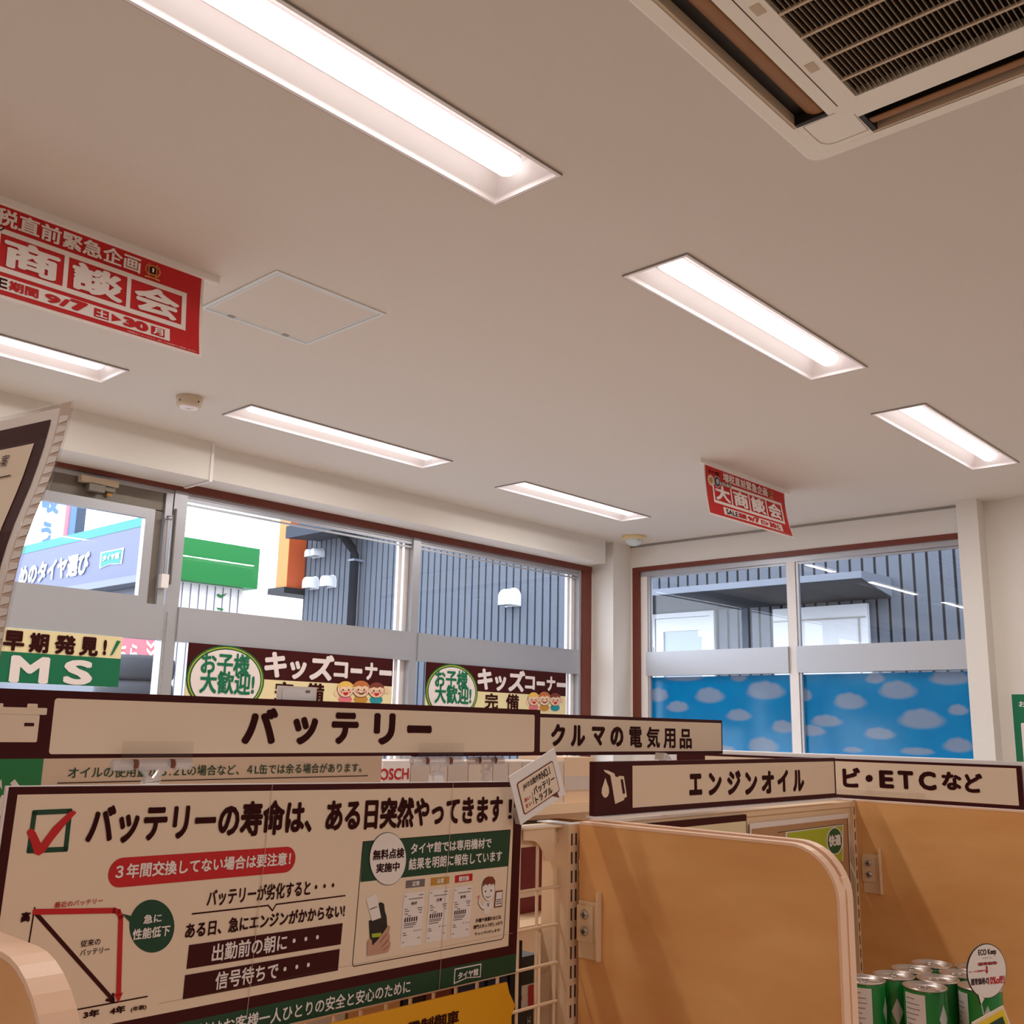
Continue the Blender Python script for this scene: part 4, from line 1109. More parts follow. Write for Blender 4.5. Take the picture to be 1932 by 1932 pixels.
# small tilted speech card at the board's corner
O_ = onY(982.6, 1556.5, 0.912); U_ = onY(1067, 1498, 0.912) - O_; V_ = onY(961, 1465, 0.912) - O_
J = Board(O_, U_, V_, eps=0.0004)
jc = thing('speech_card', 'small tilted white card with a brown speech bubble at the corner of the board', 'card', tuple(O_))
w_, h_ = U_.length, V_.dot(J.V)
J.slab('card', 0, 0, w_, h_, 0.0015, M_FOAM)
Z7 = lambda x, y: (700+x/4.6, 1400+y/4.6)
a, b, c, d = 0.10*w_, 0.13*h_, 0.90*w_, 0.80*h_
J.rectuv('card', a, b, c, d, M_HAIRB, 1, 0.004); J.polyuv('card', [(c-0.018, b+.001), (c-0.006, b+.001), (c-0.004, b-0.008)], M_HAIRB, 1)
t = 0.0016; J.rectuv('card', a+t, b+t, c-t, d-t, mat('card_cream', S(240, 220, 198), 0.5, var=0), 2, 0.003)
H_ = d-b; W_ = c-a
J.textuv('lettering', 'JAFの出動件数', a+W_*.12, b+H_*.66, a+W_*.62, b+H_*.88, M_INK, 0.012, 3); J.textuv('lettering', 'NO.1', a+W_*.63, b+H_*.66, a+W_*.86, b+H_*.90, M_INK, 0.02, 3)
J.textuv('lettering', 'バッテリー', a+W_*.34, b+H_*.36, a+W_*.93, b+H_*.60, M_INK, 0.03, 3); J.textuv('lettering', 'トラブル', a+W_*.34, b+H_*.10, a+W_*.80, b+H_*.32, M_INK, 0.03, 3)
J.textuv('lettering', 'あい', a+W_*.08, b+H_*.34, a+W_*.24, b+H_*.46, M_RED, 0.02, 3); J.textuv('lettering', 'まい', a+W_*.08, b+H_*.16, a+W_*.24, b+H_*.28, M_RED, 0.02, 3)
J.path('lettering', [(a+W_*.28, b+H_*.14), (a+W_*.30, b+H_*.48)], 0.0007, M_INK, 3, uv=True)
J.finish(jc)
J2 = MB(); J2.obox(J.P(0.003, -0.001)-J.N*0.012, J.U*0.016, J.V*0.02, J.N*0.010, M_ACRYL); J2.build('clip', jc)

# ------------------------------------------------------------------ clear sign clips on the rack
def clip(label, px, py, wpx, card, Y=YB+0.001, short=False):
    c = onY(px, py, Y); s_ = (onY(px+wpx/2, py, Y).x - onY(px-wpx/2, py, Y).x)
    root = thing('sign_clip', label, 'clip', (c.x, Y, ZG), 'clear sign clips')
    b = MB()
    L = s_/2
    for x0, x1 in ((-L, -L*.52), (-L*.38, L*.42), (L*.56, L)):
        b.tube([(c.x+x0, Y, c.z), (c.x+x1, Y, c.z)], 0.0045, M_ACRYL, 12)
        b.box((c.x+x0, Y-0.004, c.z-0.006), (c.x+x1, Y+0.003, c.z-0.002), M_ACRYL)
    b.tube([(c.x-L, Y+0.001, c.z+0.002), (c.x+L, Y+0.001, c.z+0.002)], 0.0024, M_ACRYL, 8)
    b.build('jaw_bar', root)
    g_ = MB()
    for x0 in (-L*.45, L*.49):
        g_.lathe([(0.0047, -L*.05), (0.0047, L*.05)], M_HAIRB, (c.x+x0, Y, c.z), 14, (Vector((0, 1, 0)), Vector((0, 0, 1)), Vector((1, 0, 0))), cap=True)
    g_.build('grip', root)
    v = MB()
    v.prism([(c.x-L*.34, Y-0.003, c.z-0.005), (c.x-L*.20, Y-0.003, c.z-0.005), (c.x-L*.06, Y-0.003, c.z-0.0135), (c.x-L*.14, Y-0.003, c.z-0.0145)], (0, 0.004, 0), M_ACRYL)
    v.prism([(c.x+L*.16, Y-0.003, c.z-0.005), (c.x+L*.36, Y-0.003, c.z-0.005), (c.x+L*.14, Y-0.003, c.z-0.0145), (c.x+L*.02, Y-0.003, c.z-0.0135)], (0, 0.004, 0), M_ACRYL)
    v.box((c.x-L*.2, Y-0.004, c.z-0.018), (c.x+L*.2, Y+0.004, c.z-0.0135), M_ACRYL)
    v.tube([(c.x, Y, c.z-0.018), (c.x, Y, ZG-0.004)], 0.003, M_ACRYL, 8)
    v.build('stem', root)
    zf = c.z-0.0175
    if not short:
        MB().prism([(c.x-0.008, Y-0.004, zf), (c.x+0.006, Y-0.004, zf+0.001), (c.x+0.009, Y-0.004, zf-0.006), (c.x+0.008, Y-0.004, ZG-0.012), (c.x-0.010, Y-0.004, ZG-0.012)], (0, 0.010, 0), M_FOAM).build('foot', root)
    else:
        MB().prism([(c.x-0.005, Y-0.004, zf), (c.x+0.005, Y-0.004, zf), (c.x+0.004, Y-0.004, ZG-0.012), (c.x-0.004, Y-0.004, ZG-0.012)], (0, 0.008, 0), M_ACRYL).build('foot', root)
    if card:
        MB().box((c.x-L*.86, Y-0.0055, c.z+0.001), (c.x+L*.96, Y-0.005, c.z+0.022), M_CLEAR).build('card_plate', root)
    return root
clip('clear clip under the left part of the battery sign, with a clear plate', 288, 1441, 148, True)
clip('clear clip under the right part of the battery sign, with a clear plate', 825, 1435, 94, True)
clip('clear clip without a plate, rightmost of the three under the battery sign', 917, 1434, 64, False, Y=1.02, short=True)

# ------------------------------------------------------------------ side panel poster at the far left
E0 = Vector((0.305, 0.75, 1.6))
WZ = [(0.0787, .0296), (.1016, .0271), (.1279, .0225), (.1709, .0101), (.2033, .0033), (.2269, .0006), (0.30, 0.0)]
def wv(u, v):
    if v <= WZ[0][0]: return WZ[0][1] + (WZ[0][0]-v)*0.06
    for (z0, w0), (z1, w1) in zip(WZ, WZ[1:]):
        if v <= z1: return w0 + (w1-w0)*(v-z0)/(z1-z0)
    return 0.0
B = Board(E0, (0.196, -0.98, 0), (0, 0, 1), eps=0.0004, warp=wv)
lp = thing('curved_poster', 'bowed laminated poster with a brown border at the left edge', 'poster', (0.305, 0.75, 1.458))
vt = 0.228; vbm = -0.142
B.slab('laminate', -0.30, vbm, 0.014, vt+0.004, 0.0008, M_CLEAR, 2, 30)
MLAM = mat('laminate_sheet', S(214, 190, 176), 0.3, var=0.0)
def strip(part, u_0, u_1, v_0, v_1, m_, lay, n=24):
    for k in range(n): B.rectuv(part, u_0, v_0+(v_1-v_0)*k/n, u_1, v_0+(v_1-v_0)*(k+1)/n, m_, lay, 0)
strip('sheet', -0.295, 0.0, vbm, vt, M_PWHITE, 1); strip('sheet', -0.29, -0.0085, vbm+.005, vt-0.0085, M_SIGND, 2); strip('sheet', -0.28, -0.022, vbm+.02, vt-0.026, M_SIGNB, 3)
strip('laminate_edge', 0.0, 0.0125, vbm, vt+0.003, MLAM, 1)
for k in range(46):
    v = vbm + 0.004 + k*0.0082
    if v+0.006 > vt: break
    B.polyuv('laminate_edge', [(0.002, v), (0.0125, v+0.0012), (0.0125, v+0.0052), (0.002, v+0.0064)], M_PWHITE, 2)
Z2 = lambda x, y: (x/3.864, 750+y/3.864)
q0 = B.at(*Z2(5, 515)); q1 = B.at(*Z2(92, 415))
B.textuv('lettering', '案', q0[0], q0[1], q1[0], q1[1], M_INK, 0.0, 5)
q0 = B.at(*Z2(0, 590)); q1 = B.at(*Z2(92, 572)); B.path('lettering', [q0, q1], 0.001, M_INK, 5, uv=True)
B.finish(lp)

# ------------------------------------------------------------------ posters in the oil bay
B = Board((1.6, YB+0.001, 1.38), (1, 0, 0), eps=0.0004)
Z10 = lambda x, y: (1380+x/6.9, 1480+y/6.9)
ps = thing('poster', 'small poster with a green oval badge hung behind the rounded side panel', 'poster', (1.9, YB, 1.42))
a = B.at(*Z10(240, 500))[0]; c = B.at(*Z10(1520, 400))[0]; d = B.at(*Z10(900, 440))[1]; b = d-0.20
B.slab('sheet', a, b, c, d, 0.001, M_PWHITE)
a += 0.005; c -= 0.004; d -= 0.0095
MCORK = mat('print_cork', S(186, 140, 100), 0.7, var=0.25, scale=300)
B.rectuv('sheet', a, b, c, d, MCORK, 1); B.rectuv('sheet', c-0.004, b, c, d, M_HAIRB, 2)
B.poly('sheet', [Z10(700, 618), Z10(1452, 520), Z10(1452, 1000), Z10(700, 1000)], M_PWHITE, 2); B.poly('sheet', [Z10(720, 630), Z10(1440, 535), Z10(1440, 1000), Z10(720, 1000)], M_LIME, 3)
B.path('sheet', [Z10(600, 625), Z10(1440, 518)], 0.0012, M_DGREEN, 3)
B.ell('badge', *Z10(1335, 735), 15.5, 26, M_PWHITE, 4); B.ell('badge', *Z10(1335, 735), 13.5, 24, MATS['print_green'], 5)
B.text('badge', '快適', Z10(1255, 815), Z10(1405, 640), M_PWHITE, 0.05, 6)
B.finish(ps)
bs = thing('bay_sign', 'beige sign with dark brown edge just above the nearest maple panel', 'sign', (1.5, YB, 1.40))
B2 = Board((1.5, YB-0.004, 1.38), (1, 0, 0), eps=0.0004)
c = B2.at(1409, 1560)[0]; a = 1.235-1.5; d = B2.at(1360, 1541)[1]
B2.slab('panel', a, d-0.12, c, d, 0.004, M_SIGND); B2.rectuv('face', a+.01, d-.11, c-0.003, d-0.011, mat('pale_cream', S(232, 214, 176), 0.5, var=0), 1)
B2.finish(bs)
# blue film strip seen in the slit under the rail
bs = thing('clear_strip', 'narrow pale blue plastic strip hung just under the top rail of the oil bay', 'plastic strip', (1.8, YB, 1.40))
st_ = MB().box((1.70, YB+0.004, 1.392), (2.07, YB+0.0055, 1.414), mat('blue_strip', S(150, 186, 206), 0.3, var=0.05)); st_.build('strip', bs)
dk = MB()
for x in (1.735, 1.755, 1.81, 1.87, 1.965, 2.02): dk.box((x, YB+0.0032, 1.40), (x+0.006, YB+0.0039, 1.412), M_SLOT)
dk.box((1.895, YB+0.0032, 1.401), (1.908, YB+0.0039, 1.412), M_FOAM)
dk.build('hook_mark', bs)

# ------------------------------------------------------------------ cans on the oil shelf
CR = 0.0325; ZC = 1.066; CH = 1.209 - 0.0 - ZC
M_CAN = mat('can_green', S(18, 122, 48), 0.28, var=0.0, spec=0.6)
M_TIN = mat('can_tin', S(206, 196, 190), 0.28, metal=0.85, var=0.05)
M_CLAB = mat('can_label_white', S(214, 206, 206), 0.4, var=0.0)
M_SILV = mat('can_silver', S(196, 200, 200), 0.35, metal=0.3, var=0.0)
M_CYEL = mat('can_yellow', S(196, 186, 40), 0.4, var=0.0)
def wrapped(part, uvs, m_, root, c, lay=0.0004):
    pass
def can(x, y, label):
    root = thing('oil_can', label, 'can', (x, y, ZC), 'green cans on the oil shelf')
    c = (x, y, ZC)
    MB().lathe([(CR-0.003, 0.0003), (CR, 0.003), (CR, CH-0.006), (CR-0.0015, CH-0.003)], M_CAN, c, 40).build('body', root)
    l = MB().lathe([(CR-0.0015, CH-0.0035), (CR+0.0012, CH-0.0025), (CR+0.0012, CH), (CR-0.0010, CH), (CR-0.0022, CH-0.004), (0.018, CH-0.0042), (0.016, CH-0.0034), (0.0005, CH-0.0034)], M_TIN, c, 40)
    l.build('lid', root)
    t = MB()
    t.tube([(x + 0.009*math.cos(k*math.pi/6)+0.006, y + 0.006*math.sin(k*math.pi/6), ZC+CH-0.0020) for k in range(12)], 0.0011, M_TIN, 6, True)
    t.box((x-0.012, y-0.004, ZC+CH-0.0034), (x-0.002, y+0.004, ZC+CH-0.0020), M_TIN)
    t.build('pull_tab', root)
    def cyl(name, outline, m_, r=CR+0.0004):
        b = MB(); b.add([(x + r*math.cos(a), y + r*math.sin(a), ZC+z) for a, z in outline], [tuple(range(len(outline)))], m_); return b
    def patch(b, a0, a1, z0, z1, m_, r=CR+0.0004, n=8):
        vs = []; fs = []
        for k in range(n+1):
            a = a0 + (a1-a0)*k/n
            vs += [(x + r*math.cos(a), y + r*math.sin(a), ZC+z0), (x + r*math.cos(a), y + r*math.sin(a), ZC+z1)]
        for k in range(n): fs.append((2*k, 2*k+2, 2*k+3, 2*k+1))
        b.add(vs, fs, m_, True)
    # label panel centred on angle 0, diamonds to both sides, yellow burst near the foot
    lb = MB(); patch(lb, -0.55, 0.55, 0.004, CH-0.008, M_CLAB)
    for k in range(16):
        patch(lb, -0.45, -0.45 + random.uniform(0.45, 0.9), CH-0.016-k*0.0075, CH-0.0150-k*0.0075, M_GREY, CR+0.0007)
    lb.build('info_label', root)
    em = MB()
    for a in (1.45, -1.45, 3.14):
        z0 = CH-0.042 if abs(a) < 2 else CH-0.05
        vs = []; fs = []
        for k in range(9):
            t_ = -1 + 2*k/8; hh = (1-abs(t_))*0.021
            aa = a + t_*0.28
            vs += [(x + (CR+.0005)*math.cos(aa), y + (CR+.0005)*math.sin(aa), ZC+z0-hh), (x + (CR+.0005)*math.cos(aa), y + (CR+.0005)*math.sin(aa), ZC+z0+hh)]
        for k in range(8): fs.append((2*k, 2*k+2, 2*k+3, 2*k+1))
        em.add(vs, fs, M_SILV, True)
    for a in (2.3, -2.3):
        vs = []; fs = []
        zz = [0.035, 0.05, 0.042, 0.062, 0.050, 0.082, 0.052, 0.066, 0.044, 0.054, 0.036]
        for k, h2 in enumerate(zz):
            aa = a + (-1 + 2*k/10)*0.62
            vs += [(x + (CR+.0005)*math.cos(aa), y + (CR+.0005)*math.sin(aa), ZC+0.012), (x + (CR+.0005)*math.cos(aa), y + (CR+.0005)*math.sin(aa), ZC+h2)]
        for k in range(10): fs.append((2*k, 2*k+2, 2*k+3, 2*k+1))
        em.add(vs, fs, M_CYEL, True)
    em.build('emblem', root)
    return root
def canpos(px, py, z=1.209): p = onZ(px, py, z); return p.x, p.y
cans = [(1747, 1858, 'green can in front of the others, its white text panel facing left', 2.95),
        (1782.8, 1846, 'green can just behind and right of the front can, beside the speech balloon', 2.2),
        (1694, 1838, 'green can left of the front can, its lid overlapping the can behind', 0.5),
        (1630, 1846, 'leftmost green can, partly hidden by the rounded maple panel', 3.35),
        (1729, 1829, 'green can in the second row, behind the can left of the front one', 0.5),
        (1758, 1820, 'rearmost green can of the left diagonal row', 0.9),
        (1806, 1835.5, 'green can partly hidden by the speech balloon, behind the front right one', 2.4),
        (1833, 1825, 'green can hidden mostly behind the speech balloon', 2.6),
        (1826, 1856, 'green can under the speech balloon beside the yellow card', 2.3)]
placed = [list(canpos(px, py)) for px, py, _, _ in cans]
for _ in range(200):
    for a_ in range(len(placed)):
        for b_ in range(a_):
            dx, dy = placed[a_][0]-placed[b_][0], placed[a_][1]-placed[b_][1]; dd = math.hypot(dx, dy); need = 2*CR+0.0032
            if dd < need:
                k = (need-dd)/2/max(dd, 1e-6)
                placed[a_][0] += dx*k; placed[a_][1] += dy*k; placed[b_][0] -= dx*k; placed[b_][1] -= dy*k
c0 = None
for (px, py, lb_, rot), (x, y) in zip(cans, placed):
    if c0 is None:
        c0 = can(x, y, lb_); c0.rotation_euler = (0, 0, rot)
    else:
        dup(c0, (x, y, ZC), lb_, rotz=rot)

# speech balloon and yellow card in front of the cans
pc_ = deep(1861, 1831, 1.56)
B = Board(pc_, (0.91, -0.415, 0.0), (0, 0, 1), eps=0.0004)
eb_ = thing('speech_balloon', 'white balloon shaped price tag over the green cans', 'price tag', tuple(B.P(0, -0.05)))
ring = [(1861.5+37.5*math.cos(math.radians(a)), 1832-52*math.sin(math.radians(a))) for a in range(-105, 240, 9)]
out_ = ring + [(1845, 1878), (1850.5, 1897), (1857, 1885)]
pu = [B.at(*q) for q in out_]
B.mb('card').prism([B.P(u, v) for u, v in pu], tuple(-B.N*0.0012), M_BLACK)
cu = (sum(p[0] for p in pu)/len(pu), sum(p[1] for p in pu)/len(pu))
B.polyuv('card', [(u*0.965+cu[0]*0.035, v*0.97+cu[1]*0.03) for u, v in pu], M_PWHITE, 1)
Z5 = lambda x, y: (1580+x/5.489, 1680+y/5.489)
B.text('lettering', 'ECO Keep', Z5(1458, 690), Z5(1638, 598), M_INK, 0.03, 2)
B.text('lettering', '(エコキープ)', Z5(1500, 712), Z5(1590, 686), M_INK, 0.0, 2)
B.text('lettering', '通常価格', Z5(1455, 782), Z5(1645, 730), M_INK, 0.02, 2); B.path('lettering', [Z5(1450, 762), Z5(1648, 748)], 0.0016, M_RED, 3)
B.text('lettering', 'セール期間中', Z5(1355, 855), Z5(1525, 818), M_RED, 0.02, 2)
B.path('lettering', [Z5(1543, 790), Z5(1543, 835)], 0.0034, M_RED, 2); B.poly('lettering', [Z5(1528, 832), Z5(1560, 830), Z5(1544, 866)], M_RED, 2)
B.text('lettering', '通常価格の', Z5(1380, 985), Z5(1560, 895), M_INK, 0.03, 2); B.text('lettering', '10%off!!', Z5(1560, 975), Z5(1725, 880), M_RED, 0.035, 2)
B.finish(eb_)
st_ = MB().tube([B.P(*B.at(1853, 1890)) - B.N*0.003, Vector((B.P(0, 0).x-0.006, B.P(0, 0).y-0.004, 1.13))], 0.0012, M_ACRYL, 6); st_.build('stick', eb_)
yb = thing('price_card', 'yellow and green price card tilted at the bottom right below the balloon', 'price card', tuple(deep(1885, 1930, 1.50)))
B = Board(deep(1885, 1930, 1.50), (0.91, -0.415, 0.0), (0, 0, 1), eps=0.0004)
def inset(q, k, c_): return [(c_[0]+(x-c_[0])*k, c_[1]+(y-c_[1])*k) for x, y in q]
qd = [B.at(*q) for q in ((1834, 1930), (1893, 1897), (1935, 2010), (1876, 2045))]
cc = (sum(p[0] for p in qd)/4, sum(p[1] for p in qd)/4)
B.mb('card').prism([B.P(u, v) for u, v in qd], tuple(-B.N*0.0015), M_SIGNB)
B.polyuv('card', inset(qd, .90, cc), mat('card_yellow', S(236, 200, 40), 0.5, var=0), 1); B.polyuv('card', inset(qd, .72, cc), M_DGREEN, 2)
B.finish(yb)

# ------------------------------------------------------------------ rear display: oil quantity board, boxes
B = Board((0.70, 1.30, 1.45), (1, 0, 0), eps=0.0006)
ob = thing('display_board', 'cream and green board about oil quantity, showing behind the sign clips', 'display board', (0.70, 1.30, 1.322))
c = B.at(719.5, 1455)[0]; gx = B.at(79, 1460)[0]; a = gx-0.22; d = 1.58-1.45; b = 1.3225-1.45
MOB = mat('board_cream', S(222, 200, 180), 0.5, var=0.01)
B.slab('panel', a, b, c, d, 0.004, MOB); B.rectuv('green_panel', a, b, gx, d, mat('board_green', S(36, 128, 72), 0.45, var=0), 1)
B.text('lettering', 'オイルの使用量が３.２Lの場合など、４L缶では余る場合があります。', (127, 1469), (682, 1439), MATS['print_dark_green'], 0.012, 2)
B.path('lettering', [(108, 1477.5), (693, 1463.5)], 0.0012, M_INK, 2)
for q in (((2, 1500), (14, 1488)), ((14, 1470), (34, 1482))): pass
B.poly('lettering', [(18, 1478), (27, 1470), (36, 1482), (30, 1490)], M_PWHITE, 2); B.poly('lettering', [(-12, 1535), (2, 1500), (10, 1500), (4, 1530), (-6, 1550)], M_PWHITE, 2)
B.poly('lettering', [(-4, 1478), (2, 1470), (3, 1490)], M_PWHITE, 2)
B.finish(ob)
YR = 1.95
rk = thing('shelf_rack', 'cream second rack behind the foreground rack, seen past the tilted card', 'display rack', (2.1, YR+0.2, 0))
for x in (1.30, 2.16, 3.02):
    MB().box((x, YR+0.30, 0), (x+0.03, YR+0.35, 1.44), M_CREAM).build('post', rk)
zr = onY(1080, 1512, YR).z
MB().box((1.25, YR+0.0, zr-0.032), (3.05, YR+0.012, zr-0.003), M_CREAM).build('shelf_lip', rk)
MB().box((1.25, YR+0.012, zr-0.018), (3.05, YR+0.35, zr-0.004), M_CREAM).build('shelf', rk)
MB().box((1.25, YR+0.0, zr-0.32), (3.05, YR+0.35, zr-0.305), M_CREAM).build('shelf', rk)
MB().box((1.25, YR+0.34, 0.2), (3.05, YR+0.349, zr-0.02), M_CREAM).build('back_panel', rk)
edges = [722, 775, 812, 845, 884, 930, 960, 985, 1014, 1064, 1122]
cols = [M_FOAM] + [mat('carton_%d' % k, S(*v), 0.6, var=0.03) for k, v in enumerate(((206, 190, 180), (214, 200, 190), (204, 188, 178), (216, 200, 186), (206, 192, 184), (214, 196, 182), (200, 186, 180), (212, 196, 182), (226, 196, 166)))]
nm = ['white box with red lettering between the oil board and a clear clip', 'beige carton right beside the red lettered white box', 'beige carton behind the right clear clip', 'beige carton third to the right of the white box', 'beige carton left of the plateless clear clip',
      'beige carton behind the plateless clear clip', 'narrow beige carton right of the plateless clip', 'narrow beige carton just left of the tilted card', 'beige carton behind the tilted card', 'pale peach carton right of the tilted card, before the oil can sign']
for k in range(10):
    p0, p1 = onY(edges[k], 1440, YR+0.02), onY(edges[k+1], 1440, YR+0.02)
    top = onY(edges[k], 1437 if k else 1436, YR+0.02).z + (0.012 if k == 9 else 0)
    r_ = thing('carton', nm[k], 'box', ((p0.x+p1.x)/2, YR+0.10, zr-0.004), 'cartons on the second rack')
    MB().box((p0.x+0.0015, YR+0.02, zr-0.0035), (p1.x-0.0015, YR+0.20, top), cols[k]).build('body', r_)
    if k == 0:
        Bb = Board((p0.x, YR+0.0195, 1.5), (1, 0, 0), eps=0.0006)
        Bb.text('lettering', 'BOSCH', (704, 1472.5), (771.5, 1449), M_RED, 0.03, 1); Bb.finish(r_)
    elif k == 9:
        MB().box((p0.x+0.004, YR+0.019, zr+0.03), (p1.x-0.004, YR+0.0197, zr+0.07), cols[5]).build('lower_flap', r_)
for k, (x0, x1) in enumerate(((2.20, 2.28), (2.29, 2.38), (2.39, 2.47), (2.48, 2.56))):
    r_ = thing('carton', ['dark', 'slate', 'grey', 'brown'][k] + ' carton on the lower shelf of the second rack, seen below the tilted card', 'box', ((x0+x1)/2, YR+0.1, zr-0.305), 'lower cartons on the second rack')
    MB().box((x0, YR+0.03, zr-0.3045), (x1, YR+0.2, zr-0.07), [MP2, MP5, MP1, MP3][k]).build('body', r_)
    MB().box((x0+0.01, YR+0.0292, zr-0.2), (x1-0.01, YR+0.0298, zr-0.12), M_PWHITE).build('label_strip', r_)
# small white paper card peeping above the battery sign, white clip under the car electrics sign
w_ = thing('paper_card', 'white rounded plastic card holder peeping above the battery sign', 'card holder', tuple(onY(560, 1312, YB+0.0145)))
Bw = Board((0, YB+0.0145, 1.6), (1, 0, 0), eps=0.0006)
a_, v_ = Bw.at(523, 1316), Bw.at(598, 1297)
Bw.slab('sheet', a_[0], 1.575-1.6, v_[0], v_[1], 0.002, M_FOAM); Bw.rectuv('sheet', a_[0]+.006, 1.585-1.6, v_[0]-.006, v_[1]-.003, mat('card_lilac', S(246, 246, 252), 0.3, var=0), 1, 0.004)
Bw.rect('print_mark', (576, 1307), (584, 1303), M_GREY, 2)
Bw.finish(w_)
p = onY(1258, 1427, 1.02)
w_ = thing('sign_clip', 'white plastic clip at the lower edge of the car electrics sign', 'clip', (p.x, 1.02, p.z))
MB().prism([(p.x-0.011, 1.02, p.z-0.006), (p.x+0.016, 1.02, p.z-0.006), (p.x+0.010, 1.02, p.z+0.000), (p.x+0.0, 1.02, p.z+0.005), (p.x-0.008, 1.02, p.z+0.006)], (0, 0.018, 0), M_FOAM).build('jaw', w_)
MB().box((p.x-0.004, 1.024, ZG), (p.x+0.004, 1.034, p.z-0.006), M_ACRYL).build('stem', w_)

# green framed notice on the right wall
gp = thing('wall_notice', 'green framed white notice on the wall right of the wall pillar', 'notice', (6.355, 1.75, 1.45))
p = onX(1907, 1309, 6.352); B = Board((6.352, p.y, p.z), (0, -1, 0), eps=0.001)
B.slab('panel', 0, -0.50, 0.36, 0, 0.006, M_FOAM); B.rectuv('panel', 0.003, -0.497, 0.357, -0.003, MATS['banner_green'], 1); B.rectuv('panel', 0.042, -0.46, 0.32, -0.165, M_PWHITE, 2, 0.008)
q = B.at(1923, 1334)
B.textuv('lettering', 'お客様へ', q[0], q[1], q[0]+0.17, q[1]+0.034, M_PWHITE, 0.03, 2)
B.finish(gp)

# ------------------------------------------------------------------ outside
M_SIDE = mat('siding_slate', S(86, 91, 100), 0.6, var=0.05, scale=3, spec=0.12)
M_SIDED = mat('siding_groove', S(18, 20, 26), 0.6, var=0.0)
M_ORANGE = mat('orange_panel', S(176, 74, 28), 0.5, var=0.03)
M_ORANGEL = mat('orange_panel_light', S(196, 112, 44), 0.5, var=0.03)
M_OWHITE = mat('white_render', S(246, 246, 248), 0.6, var=0.02)
M_DOORW = mat('door_white', S(196, 198, 202), 0.5, var=0.02)
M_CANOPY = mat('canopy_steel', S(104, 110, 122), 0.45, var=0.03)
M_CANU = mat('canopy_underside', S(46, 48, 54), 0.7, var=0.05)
MB().box((-30, 5.2, -0.3), (40, 60, -0.15), mat('asphalt', S(150, 150, 152), 0.85, var=0.1, scale=30)).build('trim_street', kind='structure')
MB().box((6.7, -12, -0.3), (40, 5.2, -0.15), MATS['asphalt']).build('trim_alley', kind='structure')
XW = 9.0
nb = thing('neighbour_building', 'slate grey ribbed metal building outside the windows with an orange corner', 'building', (XW, 6, -0.15))
s_ = MB()
yE = 12.64
s_.box((XW+0.02, -6, -0.15), (XW+6, yE, 6.5), M_SIDED)
y = 10.0*0.9*1.0
pit = 0.11862
yy = 6.862*0.9
k0 = int((yy + 6)/pit)
start = yy - k0*pit
y = start
while y + pit < yE:
    s_.box((XW, y+0.026, -0.15), (XW+0.02, y+pit, 6.45), M_SIDE)
    y += pit
s_.build('siding', nb)
o_ = MB(); ztop = 5.6; zbo = onX(574, 1112, XW).z
xo = onY(541, 1111, yE).x; yo = onX(521, 1111, xo).y
o_.box((xo, yE, zbo), (XW+2, yo, ztop), M_ORANGE)
o_.box((xo+0.05, yE-0.004, zbo+0.95), (XW+0.02, yE-0.0005, zbo+0.97), M_SLOT); o_.box((xo+0.30, yE-0.004, zbo+0.02), (xo+0.32, yE-0.0005, zbo+0.95), M_SLOT)
o_.box((xo-0.012, yE+0.001, zbo), (xo-0.001, yo, ztop), M_ORANGEL)
o_.box((xo-0.08, yE-0.05, zbo-0.09), (XW+2, yo+0.1, zbo), M_SIDED)
o_.build('orange_fascia', nb)
e0 = onX(583, 1000, XW-0.6); e1 = onX(539, 1006, XW-0.6)
MB().prism([(XW-0.6, e1.y, e0.z-0.06), (XW-0.6, e1.y, e0.z+0.12), (XW+0.4, e1.y, e0.z+0.30), (XW+0.4, e1.y, e0.z+0.02)], (0, 10.9-e1.y, 0), mat('eave_slate', S(56, 61, 70), 0.7, var=0.03, spec=0.1)).build('eave', nb)
dp = MB(); p0, p1 = onX(672, 1040, XW-0.1), onX(640, 997, XW-0.1)
dp.tube([(XW-0.12, p0.y, -0.1), (XW-0.12, p0.y, p0.z-0.05), (XW-0.12, p0.y+0.06, p0.z+0.04), (XW-0.13, p1.y-0.05, p1.z-0.05), (XW-0.13, p1.y, p1.z+0.4)], 0.06, mat('downspout_dark', S(22, 26, 32), 0.8, var=0, spec=0.05), 14)
for zz in (p0.z-0.15, p0.z-1.15): dp.box((XW-0.185, p0.y-0.07, zz), (XW-0.0, p0.y+0.07, zz+0.03), M_CANOPY)
dp.build('downspout', nb)
hd = MB()
def hood(px, py, wpx):
    p = onX(px, py, XW-0.08); r = abs(onX(px+wpx/2, py, XW-0.08).y - p.y)
    h = MB(); n = 14; prof = []
    outer = [(r*math.cos(math.pi*k/n), r*0.95*math.sin(math.pi*k/n)) for k in range(n+1)]
    pts = [(XW-0.005, p.y+a, p.z+b) for a, b in outer]; pts = [(XW-0.005, p.y+r, p.z-r*0.9)] + pts + [(XW-0.005, p.y-r, p.z-r*0.9)]
    fr = [(XW-0.17, p.y+(q[1]-p.y)*0.86, p.z+(q[2]-p.z)*(0.78 if q[2] > p.z else 1.0)) for q in pts]
    m_ = len(pts)
    h.add(pts+fr, [(i, i+1, i+1+m_, i+m_) for i in range(m_-1)] + [tuple(range(m_, 2*m_))], M_DOORW, True)
    h.prism([(XW-0.012, q[1]+(q[1]-p.y)*.12, q[2]+(q[2]-p.z)*.10) for q in pts], (0.010, 0, 0), M_DOORW)
    h.build('vent_hood', nb)
hood(960.5, 1126, 26); hood(586, 1099, 15); hood(619, 1096, 15); hood(588, 1044, 10); hood(599, 1042, 10)
